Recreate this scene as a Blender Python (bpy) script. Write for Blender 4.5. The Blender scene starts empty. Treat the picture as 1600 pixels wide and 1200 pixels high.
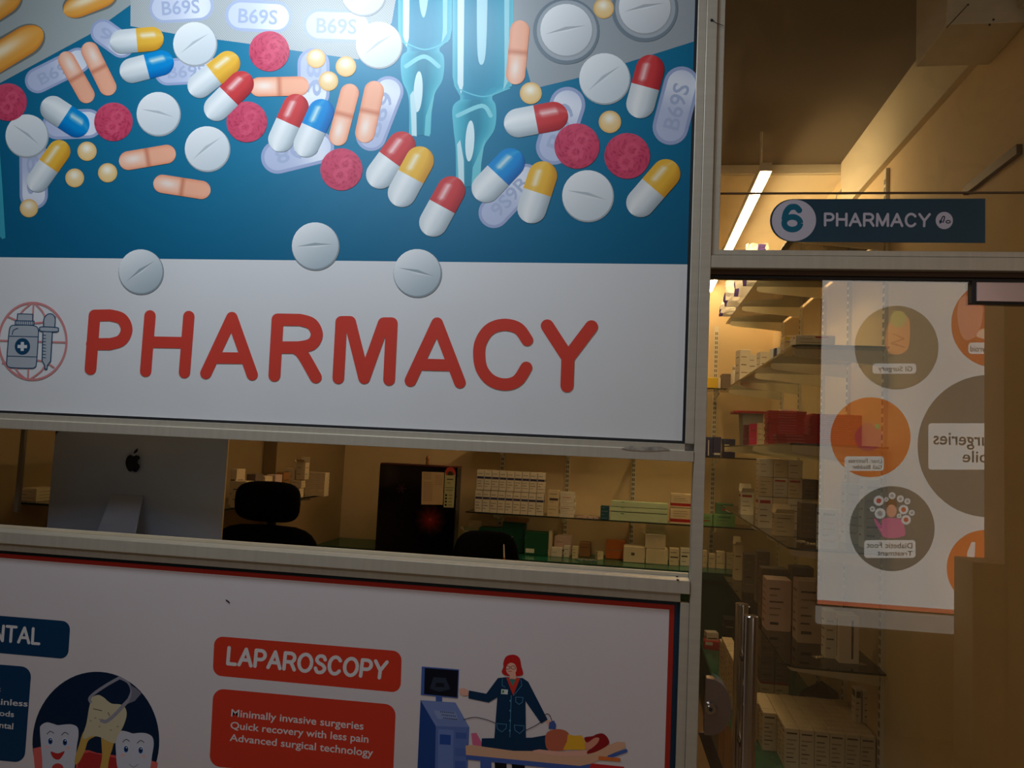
import bpy, math, random
from math import sin, cos, pi, sqrt, atan2, hypot
from mathutils import Vector, Matrix
random.seed(7)
col = bpy.context.scene.collection
sc = bpy.context.scene
sc.view_settings.view_transform = 'Standard'
sc.view_settings.look = 'None'
sc.view_settings.exposure = 0.0

# ---------------------------------------------------------------- camera
YAW, PIT, ROL, FPX = 0.156372955, 0.0763491496, 0.0468301687, 1223.52424
CAM = Vector((0.0, -2.0, 1.6))
_F = Vector((-sin(YAW)*cos(PIT), cos(YAW)*cos(PIT), sin(PIT)))
_r = Vector((cos(YAW), sin(YAW), 0.0))
_u = _r.cross(_F)
_R = cos(ROL)*_r + sin(ROL)*_u
_U = -sin(ROL)*_r + cos(ROL)*_u
cd = bpy.data.cameras.new('camera')
cd.sensor_width = 36.0
cd.lens = FPX/1600*36.0
cd.clip_start = 0.02
cam = bpy.data.objects.new('camera', cd)
M = Matrix.Identity(4)
for i in range(3):
    M[i][0] = _R[i]; M[i][1] = _U[i]; M[i][2] = -_F[i]; M[i][3] = CAM[i]
cam.matrix_world = M
col.objects.link(cam)
sc.camera = cam

# real-world points measured off the photograph (a known plane of the place)
def _ray(px, py):
    return _F + _R*((px-800)/FPX) - _U*((py-600)/FPX)
def onY(px, py, y=0.0):
    d = _ray(px, py); return CAM + d*((y-CAM.y)/d.y)
def onX(px, py, x):
    d = _ray(px, py); return CAM + d*((x-CAM.x)/d.x)
def onZ(px, py, z):
    d = _ray(px, py); return CAM + d*((z-CAM.z)/d.z)
def XZ(px, py, y=0.0):
    p = onY(px, py, y); return (p.x, p.z)

# ---------------------------------------------------------------- materials
def lin(c):
    return tuple(((v/255)/12.92 if v/255 <= 0.04045 else ((v/255+0.055)/1.055)**2.4) for v in c)
_mats = {}
def mat(name, c, rough=0.5, metal=0.0, var=0.08, scale=8.0, spec=0.5, bump=0.0, emit=None, es=0.0, stretch=None):
    """procedural material: colour c (linear) broken up by noise"""
    if name in _mats: return _mats[name]
    m = bpy.data.materials.new(name); m.use_nodes = True
    nt = m.node_tree; b = nt.nodes['Principled BSDF']
    b.inputs['Roughness'].default_value = rough
    b.inputs['Metallic'].default_value = metal
    b.inputs['Specular IOR Level'].default_value = spec
    tc = nt.nodes.new('ShaderNodeTexCoord'); n = nt.nodes.new('ShaderNodeTexNoise')
    n.inputs['Scale'].default_value = scale; n.inputs['Detail'].default_value = 4
    if stretch:
        mp = nt.nodes.new('ShaderNodeMapping'); mp.inputs['Scale'].default_value = stretch
        nt.links.new(tc.outputs['Object'], mp.inputs[0]); nt.links.new(mp.outputs[0], n.inputs['Vector'])
    else:
        nt.links.new(tc.outputs['Object'], n.inputs['Vector'])
    r = nt.nodes.new('ShaderNodeValToRGB')
    r.color_ramp.elements[0].position = 0.3; r.color_ramp.elements[1].position = 0.7
    r.color_ramp.elements[0].color = tuple(max(0, v*(1-var)) for v in c)+(1,)
    r.color_ramp.elements[1].color = tuple(min(1, v*(1+var)) for v in c)+(1,)
    nt.links.new(n.outputs['Fac'], r.inputs[0]); nt.links.new(r.outputs[0], b.inputs['Base Color'])
    if bump:
        bp = nt.nodes.new('ShaderNodeBump'); bp.inputs['Strength'].default_value = bump
        bp.inputs['Distance'].default_value = 0.01
        nt.links.new(n.outputs['Fac'], bp.inputs['Height']); nt.links.new(bp.outputs[0], b.inputs['Normal'])
    if emit:
        b.inputs['Emission Color'].default_value = tuple(emit)+(1,)
        b.inputs['Emission Strength'].default_value = es
    _mats[name] = m
    return m

def print_mat(name, rough=0.3, es=0.0, hatch=None, spec=0.35):
    """ink on vinyl: the colours are carried by the mesh, hatch adds a fine embossed line pattern"""
    m = bpy.data.materials.new(name); m.use_nodes = True
    nt = m.node_tree; b = nt.nodes['Principled BSDF']
    at = nt.nodes.new('ShaderNodeAttribute'); at.attribute_name = 'Col'
    b.inputs['Roughness'].default_value = rough
    b.inputs['Specular IOR Level'].default_value = spec
    out = at.outputs['Color']
    if hatch:
        tc = nt.nodes.new('ShaderNodeTexCoord'); mp = nt.nodes.new('ShaderNodeMapping')
        mp.inputs['Rotation'].default_value = (0, hatch[1], 0)
        w = nt.nodes.new('ShaderNodeTexWave'); w.inputs['Scale'].default_value = hatch[0]
        w.bands_direction = 'X'
        nt.links.new(tc.outputs['Object'], mp.inputs[0]); nt.links.new(mp.outputs[0], w.inputs[0])
        fac = w.outputs['Fac']
        if len(hatch) > 3:
            mp2 = nt.nodes.new('ShaderNodeMapping'); mp2.inputs['Rotation'].default_value = (0, hatch[3], 0)
            w2 = nt.nodes.new('ShaderNodeTexWave'); w2.inputs['Scale'].default_value = hatch[0]; w2.bands_direction = 'X'
            nt.links.new(tc.outputs['Object'], mp2.inputs[0]); nt.links.new(mp2.outputs[0], w2.inputs[0])
            mm = nt.nodes.new('ShaderNodeMath'); mm.operation = 'MINIMUM'
            nt.links.new(fac, mm.inputs[0]); nt.links.new(w2.outputs['Fac'], mm.inputs[1]); fac = mm.outputs[0]
        mx = nt.nodes.new('ShaderNodeMix'); mx.data_type = 'RGBA'; mx.blend_type = 'MULTIPLY'
        mx.inputs[0].default_value = 1.0
        mr = nt.nodes.new('ShaderNodeMapRange'); mr.inputs[3].default_value = hatch[2]; mr.inputs[4].default_value = 1.0
        nt.links.new(fac, mr.inputs[0])
        nt.links.new(out, mx.inputs[6]); nt.links.new(mr.outputs[0], mx.inputs[7]); out = mx.outputs[2]
    # faint mottling of the vinyl
    n = nt.nodes.new('ShaderNodeTexNoise'); n.inputs['Scale'].default_value = 3.0
    t2 = nt.nodes.new('ShaderNodeTexCoord'); nt.links.new(t2.outputs['Object'], n.inputs['Vector'])
    m3 = nt.nodes.new('ShaderNodeMapRange'); m3.inputs[3].default_value = 0.95; m3.inputs[4].default_value = 1.05
    nt.links.new(n.outputs['Fac'], m3.inputs[0])
    mx3 = nt.nodes.new('ShaderNodeMix'); mx3.data_type = 'RGBA'; mx3.blend_type = 'MULTIPLY'; mx3.inputs[0].default_value = 1
    nt.links.new(out, mx3.inputs[6]); nt.links.new(m3.outputs[0], mx3.inputs[7]); out = mx3.outputs[2]
    nt.links.new(out, b.inputs['Base Color'])
    if es:
        nt.links.new(out, b.inputs['Emission Color']); b.inputs['Emission Strength'].default_value = es
    return m

def glass_mat(name, tint, refl, rough=0.0, smudge=0.0, edge=0.0):
    m = bpy.data.materials.new(name); m.use_nodes = True
    nt = m.node_tree; nt.nodes.remove(nt.nodes['Principled BSDF'])
    o = nt.nodes['Material Output']
    t = nt.nodes.new('ShaderNodeBsdfTransparent'); t.inputs[0].default_value = tuple(tint)+(1,)
    g = nt.nodes.new('ShaderNodeBsdfGlossy'); g.inputs['Roughness'].default_value = rough
    g.inputs[0].default_value = (1, 1, 1, 1)
    f = nt.nodes.new('ShaderNodeFresnel'); f.inputs[0].default_value = 1.45
    mr = nt.nodes.new('ShaderNodeMapRange'); mr.inputs[3].default_value = refl; mr.inputs[4].default_value = 1.0
    mr.inputs[1].default_value = 0.04
    nt.links.new(f.outputs[0], mr.inputs[0])
    mx = nt.nodes.new('ShaderNodeMixShader')
    nt.links.new(mr.outputs[0], mx.inputs[0]); nt.links.new(t.outputs[0], mx.inputs[1]); nt.links.new(g.outputs[0], mx.inputs[2])
    last = mx.outputs[0]
    clear = bpy.data.materials.new(name+'_inner'); clear.use_nodes = True      # inner faces: tint only
    cn = clear.node_tree; cn.nodes.remove(cn.nodes['Principled BSDF']); ct = cn.nodes.new('ShaderNodeBsdfTransparent')
    ct.inputs[0].default_value = (0.98, 0.985, 0.97, 1); cn.links.new(ct.outputs[0], cn.nodes['Material Output'].inputs[0])
    _mats[name+'_inner'] = clear
    if smudge:
        n = nt.nodes.new('ShaderNodeTexNoise'); n.inputs['Scale'].default_value = 9; n.inputs['Detail'].default_value = 8
        n.inputs['Distortion'].default_value = 1.5
        tc = nt.nodes.new('ShaderNodeTexCoord'); nt.links.new(tc.outputs['Object'], n.inputs['Vector'])
        r2 = nt.nodes.new('ShaderNodeMapRange'); r2.inputs[1].default_value = 0.5; r2.inputs[2].default_value = 0.8
        r2.inputs[3].default_value = 0.01; r2.inputs[4].default_value = smudge
        nt.links.new(n.outputs['Fac'], r2.inputs[0])
        d = nt.nodes.new('ShaderNodeBsdfTranslucent'); d.inputs[0].default_value = (0.8, 0.78, 0.72, 1)
        m2 = nt.nodes.new('ShaderNodeMixShader')
        nt.links.new(r2.outputs[0], m2.inputs[0]); nt.links.new(last, m2.inputs[1]); nt.links.new(d.outputs[0], m2.inputs[2])
        last = m2.outputs[0]
    nt.links.new(last, o.inputs[0])
    return m

ALU = mat('brushed_aluminium', (0.53, 0.485, 0.40), 0.42, 0.25, 0.05, 5, stretch=(1, 1, 14))
ALU_H = mat('brushed_aluminium_rail', (0.53, 0.485, 0.40), 0.40, 0.25, 0.05, 5, stretch=(14, 1, 1))
ALU_DK = mat('dark_gasket', (0.012, 0.013, 0.018), 0.5)  # near-black colour for gaskets, gaps and screws
BROWN_G = mat('brown_gasket', (0.10, 0.055, 0.025), 0.6)
STEEL = mat('polished_steel', (0.62, 0.58, 0.56), 0.16, 1.0, 0.05, 10)
STEEL_DK = mat('satin_steel', (0.30, 0.24, 0.22), 0.33, 0.9, 0.06, 10)
STEEL_PK = mat('patch_steel', (0.55, 0.46, 0.47), 0.28, 0.8, 0.08, 6)
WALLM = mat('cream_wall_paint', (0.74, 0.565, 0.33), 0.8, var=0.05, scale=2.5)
WALLD = mat('shade_darkened_wall', (0.26, 0.18, 0.085), 0.85, var=0.05, scale=2.5)  # room shade put into the colour of the left wall and its pilaster
CEILM = mat('shade_darkened_ceiling', (0.15, 0.12, 0.085), 0.85, var=0.06, scale=2)  # shade over the near ceiling is painted into this darker colour
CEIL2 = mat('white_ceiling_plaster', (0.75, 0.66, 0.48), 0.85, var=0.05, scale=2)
CORR = mat('corridor_ochre_paint', (0.42, 0.31, 0.17), 0.8, var=0.06, scale=2)
CORR_C = mat('corridor_ceiling', (0.35, 0.28, 0.20), 0.85, var=0.06, scale=2)
FLOORM = mat('vinyl_floor', (0.30, 0.19, 0.10), 0.35, var=0.12, scale=4)
WHITE_BOARD = mat('white_backing', (0.6, 0.6, 0.6), 0.6)
RACK = mat('white_powder_coat', (0.74, 0.68, 0.55), 0.45, var=0.04)
SLOT = mat('rack_slot_dark', (0.13, 0.10, 0.06), 0.8)
GREEN = mat('green_laminate', (0.015, 0.13, 0.075), 0.22, var=0.12, scale=6)
GREEN_DK = mat('dark_green_laminate', (0.008, 0.045, 0.03), 0.4, var=0.15, scale=6)
GEDGE = mat('green_glass_edge', (0.010, 0.022, 0.018), 0.25)
BLACK = mat('black_mesh_fabric', (0.004, 0.004, 0.005), 0.9, var=0.3, scale=60, bump=0.3, spec=0.12)
BLACKP = mat('black_plastic', (0.007, 0.007, 0.008), 0.5, spec=0.25)
GLASS_DOOR = glass_mat('door_glass', (0.94, 0.93, 0.90), 0.16, 0.0, 0.008)
GLASS_TR = glass_mat('transom_glass', (0.95, 0.93, 0.88), 0.10, 0.02, 0.14)
GLASS_SH = glass_mat('shelf_glass', (0.93, 0.95, 0.92), 0.05, 0.02)
GLASS_CAB = glass_mat('cabinet_glass', (0.60, 0.66, 0.52), 0.05, 0.02)

# ---------------------------------------------------------------- objects
def props(o, label=None, cat=None, group=None, kind=None):
    if label: o['label'] = label
    if cat: o['category'] = cat
    if group: o['group'] = group
    if kind: o['kind'] = kind
    return o
def thing(name, loc, label=None, cat=None, group=None, kind=None, rz=0.0):
    o = bpy.data.objects.new(name, None); o.empty_display_size = 0.05
    o.location = loc; o.rotation_euler = (0, 0, rz)
    col.objects.link(o)
    return props(o, label, cat, group, kind)

def world(o):
    l = Matrix.LocRotScale(o.location, o.rotation_euler, None)
    return l if o.parent is None else world(o.parent) @ o.matrix_parent_inverse @ l

class MB:
    """collects shapes with per-face material and per-vertex colour into ONE mesh"""
    def __init__(s): s.v = []; s.f = []; s.mi = []; s.m = []; s.c = []; s.sm = []
    def mid(s, m):
        if m not in s.m: s.m.append(m)
        return s.m.index(m)
    def add(s, vs, fs, m, c=None, smooth=False):
        b = len(s.v); s.v += [tuple(v) for v in vs]
        if c is None: c = (1, 1, 1)
        if len(c) == 3 and not hasattr(c[0], '__len__'): s.c += [tuple(c)]*len(vs)
        else: s.c += [tuple(x) for x in c]
        k = s.mid(m)
        for f in fs: s.f.append([b+i for i in f]); s.mi.append(k); s.sm.append(smooth)
        return s
    def box(s, x0, x1, y0, y1, z0, z1, m, fm=None):
        vs = [(x0, y0, z0), (x1, y0, z0), (x1, y1, z0), (x0, y1, z0), (x0, y0, z1), (x1, y0, z1), (x1, y1, z1), (x0, y1, z1)]
        fs = [(0, 3, 2, 1), (4, 5, 6, 7), (0, 1, 5, 4), (1, 2, 6, 5), (2, 3, 7, 6), (3, 0, 4, 7)]
        if fm is None: return s.add(vs, fs, m)
        b = len(s.v); s.v += vs; s.c += [(1, 1, 1)]*8      # fm: dict face index -> material
        for i, f in enumerate(fs):
            s.f.append([b+j for j in f]); s.mi.append(s.mid(fm.get(i, m))); s.sm.append(False)
        return s
    def prism(s, pts, axis, a0, a1, m, smooth=False):
        """extrude 2-D outline along axis x/y/z"""
        def P(u, v, w):
            return {'x': (w, u, v), 'y': (u, w, v), 'z': (u, v, w)}[axis]
        n = len(pts)
        vs = [P(u, v, a0) for u, v in pts]+[P(u, v, a1) for u, v in pts]
        s.add(vs, [tuple(range(n))[::-1], tuple(range(n, 2*n))], m)
        s.add(vs, [(i, (i+1) % n, n+(i+1) % n, n+i) for i in range(n)], m, smooth=smooth)
        return s
    def cyl(s, p0, p1, r0, r1, m, seg=20, cap=True, smooth=True):
        p0 = Vector(p0); p1 = Vector(p1); d = (p1-p0).normalized()
        a = d.orthogonal().normalized(); b = d.cross(a)
        vs = []
        for p, r in ((p0, r0), (p1, r1)):
            for i in range(seg):
                t = 2*pi*i/seg; vs.append(p+a*(r*cos(t))+b*(r*sin(t)))
        s.add(vs, [(i, (i+1) % seg, seg+(i+1) % seg, seg+i) for i in range(seg)], m, smooth=smooth)
        if cap:
            s.add(vs[:seg], [tuple(range(seg))[::-1]], m); s.add(vs[seg:], [tuple(range(seg))], m)
        return s
    def tube(s, pts, r, m, seg=12):
        pts = [Vector(p) for p in pts]; vs = []; n = len(pts)
        up = None
        for i, p in enumerate(pts):
            d = (pts[min(i+1, n-1)]-pts[max(i-1, 0)]).normalized()
            a = d.orthogonal().normalized() if up is None else (up-d*up.dot(d)).normalized()
            up = a; b = d.cross(a)
            for k in range(seg):
                t = 2*pi*k/seg; vs.append(p+a*(r*cos(t))+b*(r*sin(t)))
        fs = []
        for i in range(n-1):
            for k in range(seg): fs.append((i*seg+k, i*seg+(k+1) % seg, (i+1)*seg+(k+1) % seg, (i+1)*seg+k))
        s.add(vs, fs, m, smooth=True)
        s.add(vs[:seg], [tuple(range(seg))[::-1]], m); s.add(vs[-seg:], [tuple(range(seg))], m)
        return s
    def lathe(s, prof, m, centre=(0, 0, 0), seg=24):
        vs = []
        for r, z in prof:
            for k in range(seg):
                t = 2*pi*k/seg; vs.append((centre[0]+r*cos(t), centre[1]+r*sin(t), centre[2]+z))
        fs = []
        for i in range(len(prof)-1):
            for k in range(seg): fs.append((i*seg+k, i*seg+(k+1) % seg, (i+1)*seg+(k+1) % seg, (i+1)*seg+k))
        s.add(vs, fs, m, smooth=True)
        s.add(vs[:seg], [tuple(range(seg))[::-1]], m); s.add(vs[-seg:], [tuple(range(seg))], m)
        return s
    def build(s, name, parent=None, bevel=0.0, origin=None, **kw):
        me = bpy.data.meshes.new(name)
        ox, oy, oz = origin if origin else (0, 0, 0)
        me.from_pydata([(x-ox, y-oy, z-oz) for x, y, z in s.v], [], s.f)
        for m in s.m: me.materials.append(m)
        for p, k, q in zip(me.polygons, s.mi, s.sm): p.material_index = k; p.use_smooth = q
        at = me.color_attributes.new('Col', 'FLOAT_COLOR', 'POINT')
        buf = []
        for c in s.c: buf += [c[0], c[1], c[2], 1.0]
        at.data.foreach_set('color', buf)
        me.update()
        o = bpy.data.objects.new(name, me); col.objects.link(o)
        if origin: o.location = origin
        if parent is not None:
            o.parent = parent
            o.matrix_parent_inverse = world(parent).inverted()
        if bevel:
            b = o.modifiers.new('bevel', 'BEVEL'); b.width = bevel; b.segments = 2; b.limit_method = 'ANGLE'
        props(o, kw.get('label'), kw.get('cat'), kw.get('group'), kw.get('kind'))
        return o

def rrect(x0, z0, x1, z1, r, n=6):
    out = []
    for cx, cz, a in ((x1-r, z1-r, 0), (x0+r, z1-r, pi/2), (x0+r, z0+r, pi), (x1-r, z0+r, 1.5*pi)):
        for i in range(n+1):
            t = a+pi/2*i/n; out.append((cx+r*cos(t), cz+r*sin(t)))
    return out

# ---------------------------------------------------------------- printed artwork on a flat board
def crom(pts, n=8, closed=False):
    """smooth curve through the points"""
    out = []; L = len(pts)
    rng = L if closed else L-1
    for i in range(rng):
        if closed: p = [pts[(i+k-1) % L] for k in range(4)]
        else: p = [pts[max(0, i-1)], pts[i], pts[i+1], pts[min(L-1, i+2)]]
        for j in range(n):
            t = j/n
            out.append(tuple(0.5*((2*p[1][k])+(-p[0][k]+p[2][k])*t+(2*p[0][k]-5*p[1][k]+4*p[2][k]-p[3][k])*t*t+(-p[0][k]+3*p[1][k]-3*p[2][k]+p[3][k])*t**3) for k in range(2)))
    if not closed: out.append(tuple(pts[-1]))
    return out

class Art:
    """flat prints on a board; outlines are given in photo pixels and turned into metres on the board plane"""
    def __init__(s, parent, y_map, y_real, sgn, m):
        s.parent = parent; s.ym = y_map; s.y = y_real; s.sg = sgn; s.m = m; s.n = 0; s.mb = None; s.flat = False
    def layer(s): s.n += 1; return s.y + s.sg*7e-6*s.n
    def start(s): s.mb = MB(); return s
    def done(s, name, **kw):
        o = s.mb.build(name, s.parent, **kw); s.mb = None; return o
    def P(s, pts, y):
        out = []
        for p in pts:
            if s.flat: out.append((p[0], y, p[1]))
            else:
                q = XZ(p[0], p[1], s.ym); out.append((q[0], y, q[1]))
        return out
    def poly(s, pts, c, m=None, lc=True):
        c = lin(c) if lc else c
        s.mb.add(s.P(pts, s.layer()), [tuple(range(len(pts)))], m or s.m, c)
    def disc(s, cx, cy, r, c, m=None, ry=None, rot=0.0, seg=36):
        ry = ry or r
        s.poly([(cx+r*cos(t)*cos(rot)-ry*sin(t)*sin(rot), cy+r*cos(t)*sin(rot)+ry*sin(t)*cos(rot)) for t in [2*pi*i/seg for i in range(seg)]], c, m)
    def shaded(s, cx, cy, r, fn, seg=30, rings=7, m=None):
        vs = [(cx, cy)]; cs = [lin(fn(0, 0))]
        for k in range(1, rings+1):
            q = k/rings
            for i in range(seg):
                t = 2*pi*i/seg; vs.append((cx+r*q*cos(t), cy+r*q*sin(t))); cs.append(lin(fn(q*cos(t), q*sin(t))))
        fs = [(0, 1+i, 1+(i+1) % seg) for i in range(seg)]
        for k in range(rings-1):
            for i in range(seg):
                a = 1+k*seg+i; b = 1+k*seg+(i+1) % seg; fs.append((a, b, b+seg, a+seg))
        s.mb.add(s.P(vs, s.layer()), fs, m or s.m, cs)
    def capsule(s, x0, y0, x1, y1, w, fn, m=None, cols=12, squash=1.0):
        """(x0,y0)-(x1,y1): the two tips; fn(u,s)->rgb, u along 0..1, s across -1..1"""
        L = hypot(x1-x0, y1-y0); dx, dy = (x1-x0)/L, (y1-y0)/L; nx, ny = -dy, dx; r = w/2
        ce = r*squash
        us = [ce*(1-cos(a*pi/2/7)) for a in range(8)]
        mid = L-2*ce; us += [ce+mid*k/10 for k in range(1, 10)]+[L/2-0.01, L/2+0.01]
        us += [L-ce*(1-cos(a*pi/2/7)) for a in range(8)]
        us = sorted(us)
        vs = []; cs = []
        for u in us:
            e = min(u, L-u); h = r if e >= ce else r*sqrt(max(0.0, 1-((ce-e)/ce)**2))
            for k in range(cols+1):
                q = -1+2*k/cols
                vs.append((x0+dx*u+nx*h*q, y0+dy*u+ny*h*q)); cs.append(lin(fn(u/L, q)))
        n = cols+1; fs = []
        for i in range(len(us)-1):
            for k in range(cols): a = i*n+k; fs.append((a, a+1, a+1+n, a+n))
        s.mb.add(s.P(vs, s.layer()), fs, m or s.m, cs)
    def stroke(s, pts, w, c, m=None, cap=True):
        pts = [p for i, p in enumerate(pts) if i == 0 or hypot(p[0]-pts[i-1][0], p[1]-pts[i-1][1]) > 1e-4]
        if len(pts) < 2: return
        for i in range(1, len(pts)-1):       # sharp corners are separate strokes with round ends
            ux, uy = pts[i][0]-pts[i-1][0], pts[i][1]-pts[i-1][1]; vx, vy = pts[i+1][0]-pts[i][0], pts[i+1][1]-pts[i][1]
            if ux*vx+uy*vy < 0.55*hypot(ux, uy)*hypot(vx, vy):
                s.stroke(pts[:i+1], w, c, m, cap); s.stroke(pts[i:], w, c, m, cap); return
        if hypot(pts[0][0]-pts[-1][0], pts[0][1]-pts[-1][1]) < 0.05*w: cap = False
        y = s.layer(); c = lin(c); L = []; Rr = []; n = len(pts); h = w/2
        for i in range(n):
            a = pts[max(0, i-1)]; b = pts[min(n-1, i+1)]
            d = hypot(b[0]-a[0], b[1]-a[1]) or 1e-9; nx, ny = -(b[1]-a[1])/d, (b[0]-a[0])/d
            k = 1.0
            if 0 < i < n-1:
                d1 = (pts[i][0]-a[0], pts[i][1]-a[1]); l1 = hypot(*d1) or 1e-9
                k = 1/max(0.5, abs((-d1[1]/l1)*nx+(d1[0]/l1)*ny))
            L.append((pts[i][0]+nx*h*k, pts[i][1]+ny*h*k)); Rr.append((pts[i][0]-nx*h*k, pts[i][1]-ny*h*k))
        vs = L+Rr
        s.mb.add(s.P(vs, y), [(i, i+1, n+i+1, n+i) for i in range(n-1)], m or s.m, c)
        if cap:
            for e, q in ((0, 1), (n-1, n-2)):
                ang = atan2(pts[e][1]-pts[q][1], pts[e][0]-pts[q][0])
                fan = [(pts[e][0]+h*cos(ang-pi/2+pi*j/8), pts[e][1]+h*sin(ang-pi/2+pi*j/8)) for j in range(9)]
                s.mb.add(s.P(fan, y), [tuple(range(9))], m or s.m, c)
    def quad(s, q, u, v):
        """bilinear map of the unit square to quad corners q = bl, br, tr, tl"""
        (ax, ay), (bx, by), (cx, cy), (dx, dy) = q
        return ((1-u)*(1-v)*ax+u*(1-v)*bx+u*v*cx+(1-u)*v*dx, (1-u)*(1-v)*ay+u*(1-v)*by+u*v*cy+(1-u)*v*dy)
    def letters(s, txt, q, w, c):
        """rounded stroke capitals filling the quad"""
        adv = []; x = 0
        for ch in txt: gw, _ = GLYPH[ch]; adv.append(x); x += gw+0.24
        W = x-0.24
        for ch, x0 in zip(txt, adv):
            for st in GLYPH[ch][1]:
                s.stroke([s.quad(q, (x0+a)/W, b) for a, b in st], w, c)
    def text(s, txt, q, c, bold=0.012):
        vs, fs = text_mesh(txt, bold)
        if not vs: return
        x0 = min(v[0] for v in vs); x1 = max(v[0] for v in vs)
        y0 = 0.0; y1 = 0.729          # baseline .. cap height of the built-in face
        s.mb.add(s.P([s.quad(q, (v[0]-x0)/(x1-x0), (v[1]-y0)/(y1-y0)) for v in vs], s.layer()), fs, s.m, lin(c))

_tm = {}
def text_mesh(txt, bold=0.0):
    k = (txt, bold)
    if k in _tm: return _tm[k]
    cu = bpy.data.curves.new('lettering_outline', 'FONT'); cu.body = txt; cu.offset = bold; cu.resolution_u = 3
    ob = bpy.data.objects.new('lettering_outline', cu); col.objects.link(ob)
    dg = bpy.context.evaluated_depsgraph_get()
    me = bpy.data.meshes.new_from_object(ob.evaluated_get(dg))
    vs = [(v.co.x, v.co.y) for v in me.vertices]; fs = [tuple(p.vertices) for p in me.polygons]
    bpy.data.objects.remove(ob); bpy.data.curves.remove(cu); bpy.data.meshes.remove(me)
    _tm[k] = (vs, fs); return _tm[k]

def arc(cx, cy, rx, ry, a0, a1, n=12):
    return [(cx+rx*cos(math.radians(a0+(a1-a0)*i/n)), cy+ry*sin(math.radians(a0+(a1-a0)*i/n))) for i in range(n+1)]
GLYPH = {
 'P': (0.62, [[(0.02, 0.0), (0.02, 1.0)], [(0.02, 1.0), (0.33, 1.0)]+arc(0.33, 0.72, 0.28, 0.28, 90, -90)+[(0.02, 0.44)]]),
 'H': (0.70, [[(0.02, 0), (0.02, 1)], [(0.68, 0), (0.68, 1)], [(0.02, 0.52), (0.68, 0.52)]]),
 'A': (0.76, [[(0.0, 0), (0.38, 1), (0.76, 0)], [(0.14, 0.33), (0.62, 0.33)]]),
 'R': (0.68, [[(0.02, 0.0), (0.02, 1.0)], [(0.02, 1.0), (0.36, 1.0)]+arc(0.36, 0.73, 0.28, 0.27, 90, -90)+[(0.02, 0.46)], [(0.36, 0.46), (0.48, 0.36), (0.68, 0.0)]]),
 'M': (0.82, [[(0.02, 0), (0.04, 1), (0.41, 0.05), (0.78, 1), (0.80, 0)]]),
 'C': (0.74, [arc(0.39, 0.5, 0.37, 0.52, 38, 322, 20)]),
 'Y': (0.72, [[(0.0, 1), (0.36, 0.45), (0.72, 1)], [(0.36, 0.45), (0.36, 0)]]),
 'L': (0.50, [[(0.02, 1), (0.02, 0), (0.50, 0)]]),
 'O': (0.84, [arc(0.42, 0.5, 0.40, 0.52, 0, 360, 28)]),
 'S': (0.62, [crom([(0.58, 0.80), (0.46, 0.98), (0.18, 0.98), (0.05, 0.76), (0.20, 0.57), (0.44, 0.46), (0.60, 0.26), (0.46, 0.02), (0.16, 0.0), (0.02, 0.22)], 5)]),
 'D': (0.68, [[(0.02, 0), (0.02, 1), (0.25, 1)]+arc(0.25, 0.5, 0.42, 0.5, 90, -90)+[(0.02, 0)]]),
 'E': (0.56, [[(0.54, 1), (0.02, 1), (0.02, 0), (0.56, 0)], [(0.02, 0.52), (0.50, 0.52)]]),
 'N': (0.70, [[(0.02, 0), (0.02, 1), (0.68, 0), (0.68, 1)]]),
 'T': (0.68, [[(0.0, 1), (0.68, 1)], [(0.34, 1), (0.34, 0)]]),
}
# ================================================================= SETTING
def struct(mb, name, parent=None, **kw):
    return mb.build(name, parent, kind='structure' if parent is None else None, **kw)
CF = -3.0           # opposite corridor wall
struct(MB().box(-5.0, 4.0, -3.3, 4.3, -0.1, 0.0, FLOORM), 'floor')
struct(MB().box(-5.0, 4.0, -3.3, -0.02, 3.15, 3.25, CORR_C), 'trim_1')            # corridor soffit
struct(MB().box(-5.0, 4.0, -3.25, CF, 0.0, 3.15, CORR), 'wall_corridor')
struct(MB().box(4.0, 4.1, -3.3, 0.0, 0, 3.2, CORR), 'wall_corridor_right')
struct(MB().box(-5.1, -5.0, -3.3, 0.0, 0, 3.2, CORR), 'wall_corridor_left')
# pharmacy room
struct(MB().box(-2.4, 1.2, 4.0, 4.1, 0, 3.15, WALLM), 'wall_back')
struct(MB().box(1.0, 1.1, 0.06, 4.0, 0, 3.15, WALLM), 'wall_right')
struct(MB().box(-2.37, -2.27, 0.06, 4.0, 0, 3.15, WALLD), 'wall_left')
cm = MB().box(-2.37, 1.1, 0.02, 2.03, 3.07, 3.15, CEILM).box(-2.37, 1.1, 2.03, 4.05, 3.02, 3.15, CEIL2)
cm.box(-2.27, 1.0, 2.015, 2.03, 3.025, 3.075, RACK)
struct(cm, 'ceiling')
# lowered beam along the right wall
struct(MB().box(0.975, 1.0, 0.07, 2.0, 2.82, 3.07, CEIL2), 'trim_2')
# front wall: solid parts behind the boards and around the door
fw = MB().box(-5.0, 0.149, 0.012, 0.06, 1.60, 3.15, WHITE_BOARD)
fw.box(-5.0, 0.149, 0.012, 0.06, 0.0, 1.22, WHITE_BOARD)
fw.box(-5.0, -2.5, 0.012, 0.06, 1.22, 1.60, WHITE_BOARD)
fw.box(1.06, 4.0, 0.0, 0.06, 0.0, 3.15, CORR)
fw.box(0.149, 1.06, 0.0, 0.06, 2.90, 3.15, WHITE_BOARD)
struct(fw, 'wall_front')

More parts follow.
